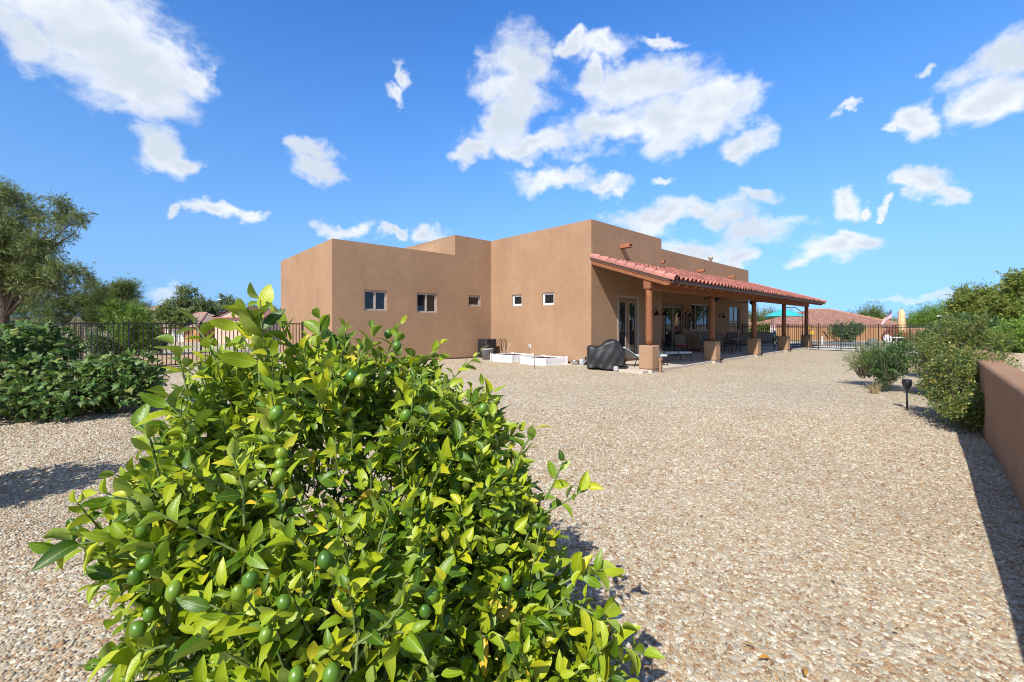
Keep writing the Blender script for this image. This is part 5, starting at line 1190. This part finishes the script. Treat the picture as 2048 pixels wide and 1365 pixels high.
def fpt(s, t): return (-.95*s*(.62+.25*t), .05*math.sin(s*6), ztf-.02-.80*s*.85-.62*t*(1-.2*s))
for k in range(13):
    t0, t1 = k/13, (k+1)/13; s0 = .45 if k < 7 else 0; N_ = 8
    V = [fpt(s0+(1-s0)*i/N_, t) for i in range(N_+1) for t in (t0, t1)]; MB().add(V, [(2*i, 2*i+1, 2*i+3, 2*i+2) for i in range(N_)]).build('stripe', RED if k % 2 == 0 else WHT, fl)
V = [fpt(.45*i/6, t) for i in range(7) for t in (0, 7/13)]; can_ = MB().add(V, [(2*i, 2*i+1, 2*i+3, 2*i+2) for i in range(6)]).build('canton', NAV, fl)
for r_ in range(4):
    for c in range(4):
        s, t = .05+.1*c, .06+.12*r_; p = Vector(fpt(s, t)); V = []
        for k in range(10): a = k*math.pi/5+math.pi/2; rr = .022 if k % 2 == 0 else .009; V.append((p.x+rr*math.cos(a), p.y-.012, p.z+rr*math.sin(a)))
        MB().add(V, [tuple(range(10))]).build('star', WHT, can_)
ch = at(1779, 650, 28.5); cm_ = thing('fire_pit', 'rust-coloured round metal fireplace beyond the pool fence', 'fireplace', (ch.x, ch.y, .05)); RUST = M('rusted steel', (.16, .055, .03), .85, .35, 5, .3, 40)
MB().lathe([(.30, .25), (.38, .45), (.40, .7), (.34, .95), (.18, 1.15), (.11, 1.3), (.11, 1.38)], 16).build('belly', RUST, cm_, True); q = Matrix.Rotation(R(90), 3, 'X'); lid = MB().lathe([(.02, -.03), (.34, -.01), (.34, .01), (.02, .05)], 18); MB().add([q @ Vector(p) for p in lid.v], lid.f).build('lid', RUST, cm_, True, loc=(.06, -.25, 1.15))
for k in range(3): a = k*2.1; MB().tube([(.25*math.cos(a), .25*math.sin(a), .35), (.35*math.cos(a), .35*math.sin(a), 0)], .025, 6).build('leg', RUST, cm_)
def white_chair(label, px, Y, rz):
    p = at(px, 650, Y); t = thing('lattice_chair', label, 'chair', (p.x, p.y, .05), rz, 'white lattice garden chairs')
    MB().lathe([(.02, .42), (.22, .42), (.23, .44), (.22, .455)], 14).build('seat', WHITEV, t)
    for k in range(-3, 4): MB().tube([(-.2+.01*abs(k), .055*k, .44), (-.25, .06*k, .86-.012*k*k)], .012, 5).build('back_bar', WHITEV, t)
    MB().tube([(-.2, -.22, .44), (-.25, -.2, .76), (-.26, 0, .9), (-.25, .2, .76), (-.2, .22, .44)], .018, 6).build('back_frame', WHITEV, t, True)
    for a in (.8, 2.3, 3.9, 5.5): MB().tube([(.17*math.cos(a), .17*math.sin(a), .42), (.23*math.cos(a), .23*math.sin(a), 0)], .016, 6).build('leg', WHITEV, t)
white_chair('white lattice garden chair left of the rose bush', 1780, 26.9, R(-100)); white_chair('white lattice garden chair behind the rose bush', 1805, 27.6, R(-80)); white_chair('white lattice garden chair near the right end of the pool fence', 1840, 27.0, R(-120))
wt = at(1793, 650, 27.2); wtt = thing('garden_table', 'white lattice garden table between the white chairs', 'table', (wt.x, wt.y, .05)); MB().lathe([(.4, .68), (.42, .69), (.42, .71), (.4, .72)], 18).build('table_top', WHITEV, wtt); MB().tube([(0, 0, .05), (0, 0, .68)], .04, 8).build('stem', WHITEV, wtt); MB().lathe([(.24, 0), (.24, .03), (.06, .07)], 14).build('base', WHITEV, wtt)
rk_ = at(1745, 650, 33); bo = MB(); bo.lathe([(.35, -.1), (.42, .1), (.33, .32), (.15, .44), (.02, .46)], 9); bo.v = [(x*(1+random.uniform(-.12, .12)), y*(1+random.uniform(-.12, .12)), z*(1+random.uniform(-.08, .08))) for x, y, z in bo.v]
tag(bo.build('boulder', M('grey green rock', (.13, .14, .11), .9, .3, 5, .6, 20), None, True, loc=(rk_.x, rk_.y, .05)), 'grey boulder beyond the pool fence gate', 'boulder')
ps = at(1640, 650, 30.5); pl = thing('pool_sign_post', 'short white post with a slanting dark bar beyond the pool gate', 'post', (ps.x+.15, ps.y, .05)); MB().box((0, 0, .35), (.06, .06, .7)).build('post', WHITEV, pl); MB().box((.28, 0, .78), (.06, .05, .62), Matrix.Rotation(R(-35), 3, 'Y')).build('bar', BLACKM, pl)
# weathervane-like white lamp on a dark post at the garden wall end
wp_ = at(1888, 650, 21); wl_ = thing('wall_post', 'dark post topped by a flat white ornament above the hedge', 'post', (wp_.x, wp_.y, 0)); zt = at(0, 634, 21).z
MB().box((0, 0, zt/2), (.30, .30, zt)).build('post', BRONZE, wl_); MB().box((.05, 0, zt+.03), (.46, .4, .06), None, .015).build('cap', WHITEV, wl_)
MB().tube([(.1, 0, zt+.06), (.16, 0, zt+.14), (.14, 0, zt+.22), (.22, 0, zt+.26), (.30, 0, zt+.22)], [.06, .045, .035, .04, .015], 8).build('bird_figure', WHITEV, wl_, True)

# ------------------------------------------------------------------ solar torch in the gravel
tp = gpt(1814, 820); to = thing('solar_torch', 'black solar torch lamp staked in the gravel by the hedge', 'torch', (tp.x, tp.y, 0))
BP = M('black plastic', (.012, .013, .014), .35, .2, 20, spec=.5)
MB().tube([(0, 0, -.05), (0, 0, .34)], .016, 10).build('stake', BP, to, True); MB().lathe([(.017, .33), (.02, .345), (.018, .36), (.03, .38)], 12).build('collar', BP, to, True)
MB().lathe([(.02, .36), (.03, .385), (.055, .43), (.072, .47), (.076, .505), (.070, .54), (.066, .555)], 16).build('lamp_head', BP, to, True); MB().lathe([(.02, .548), (.068, .550), (.074, .557), (.074, .566), (.03, .572)], 16).build('cap', BP, to, True)
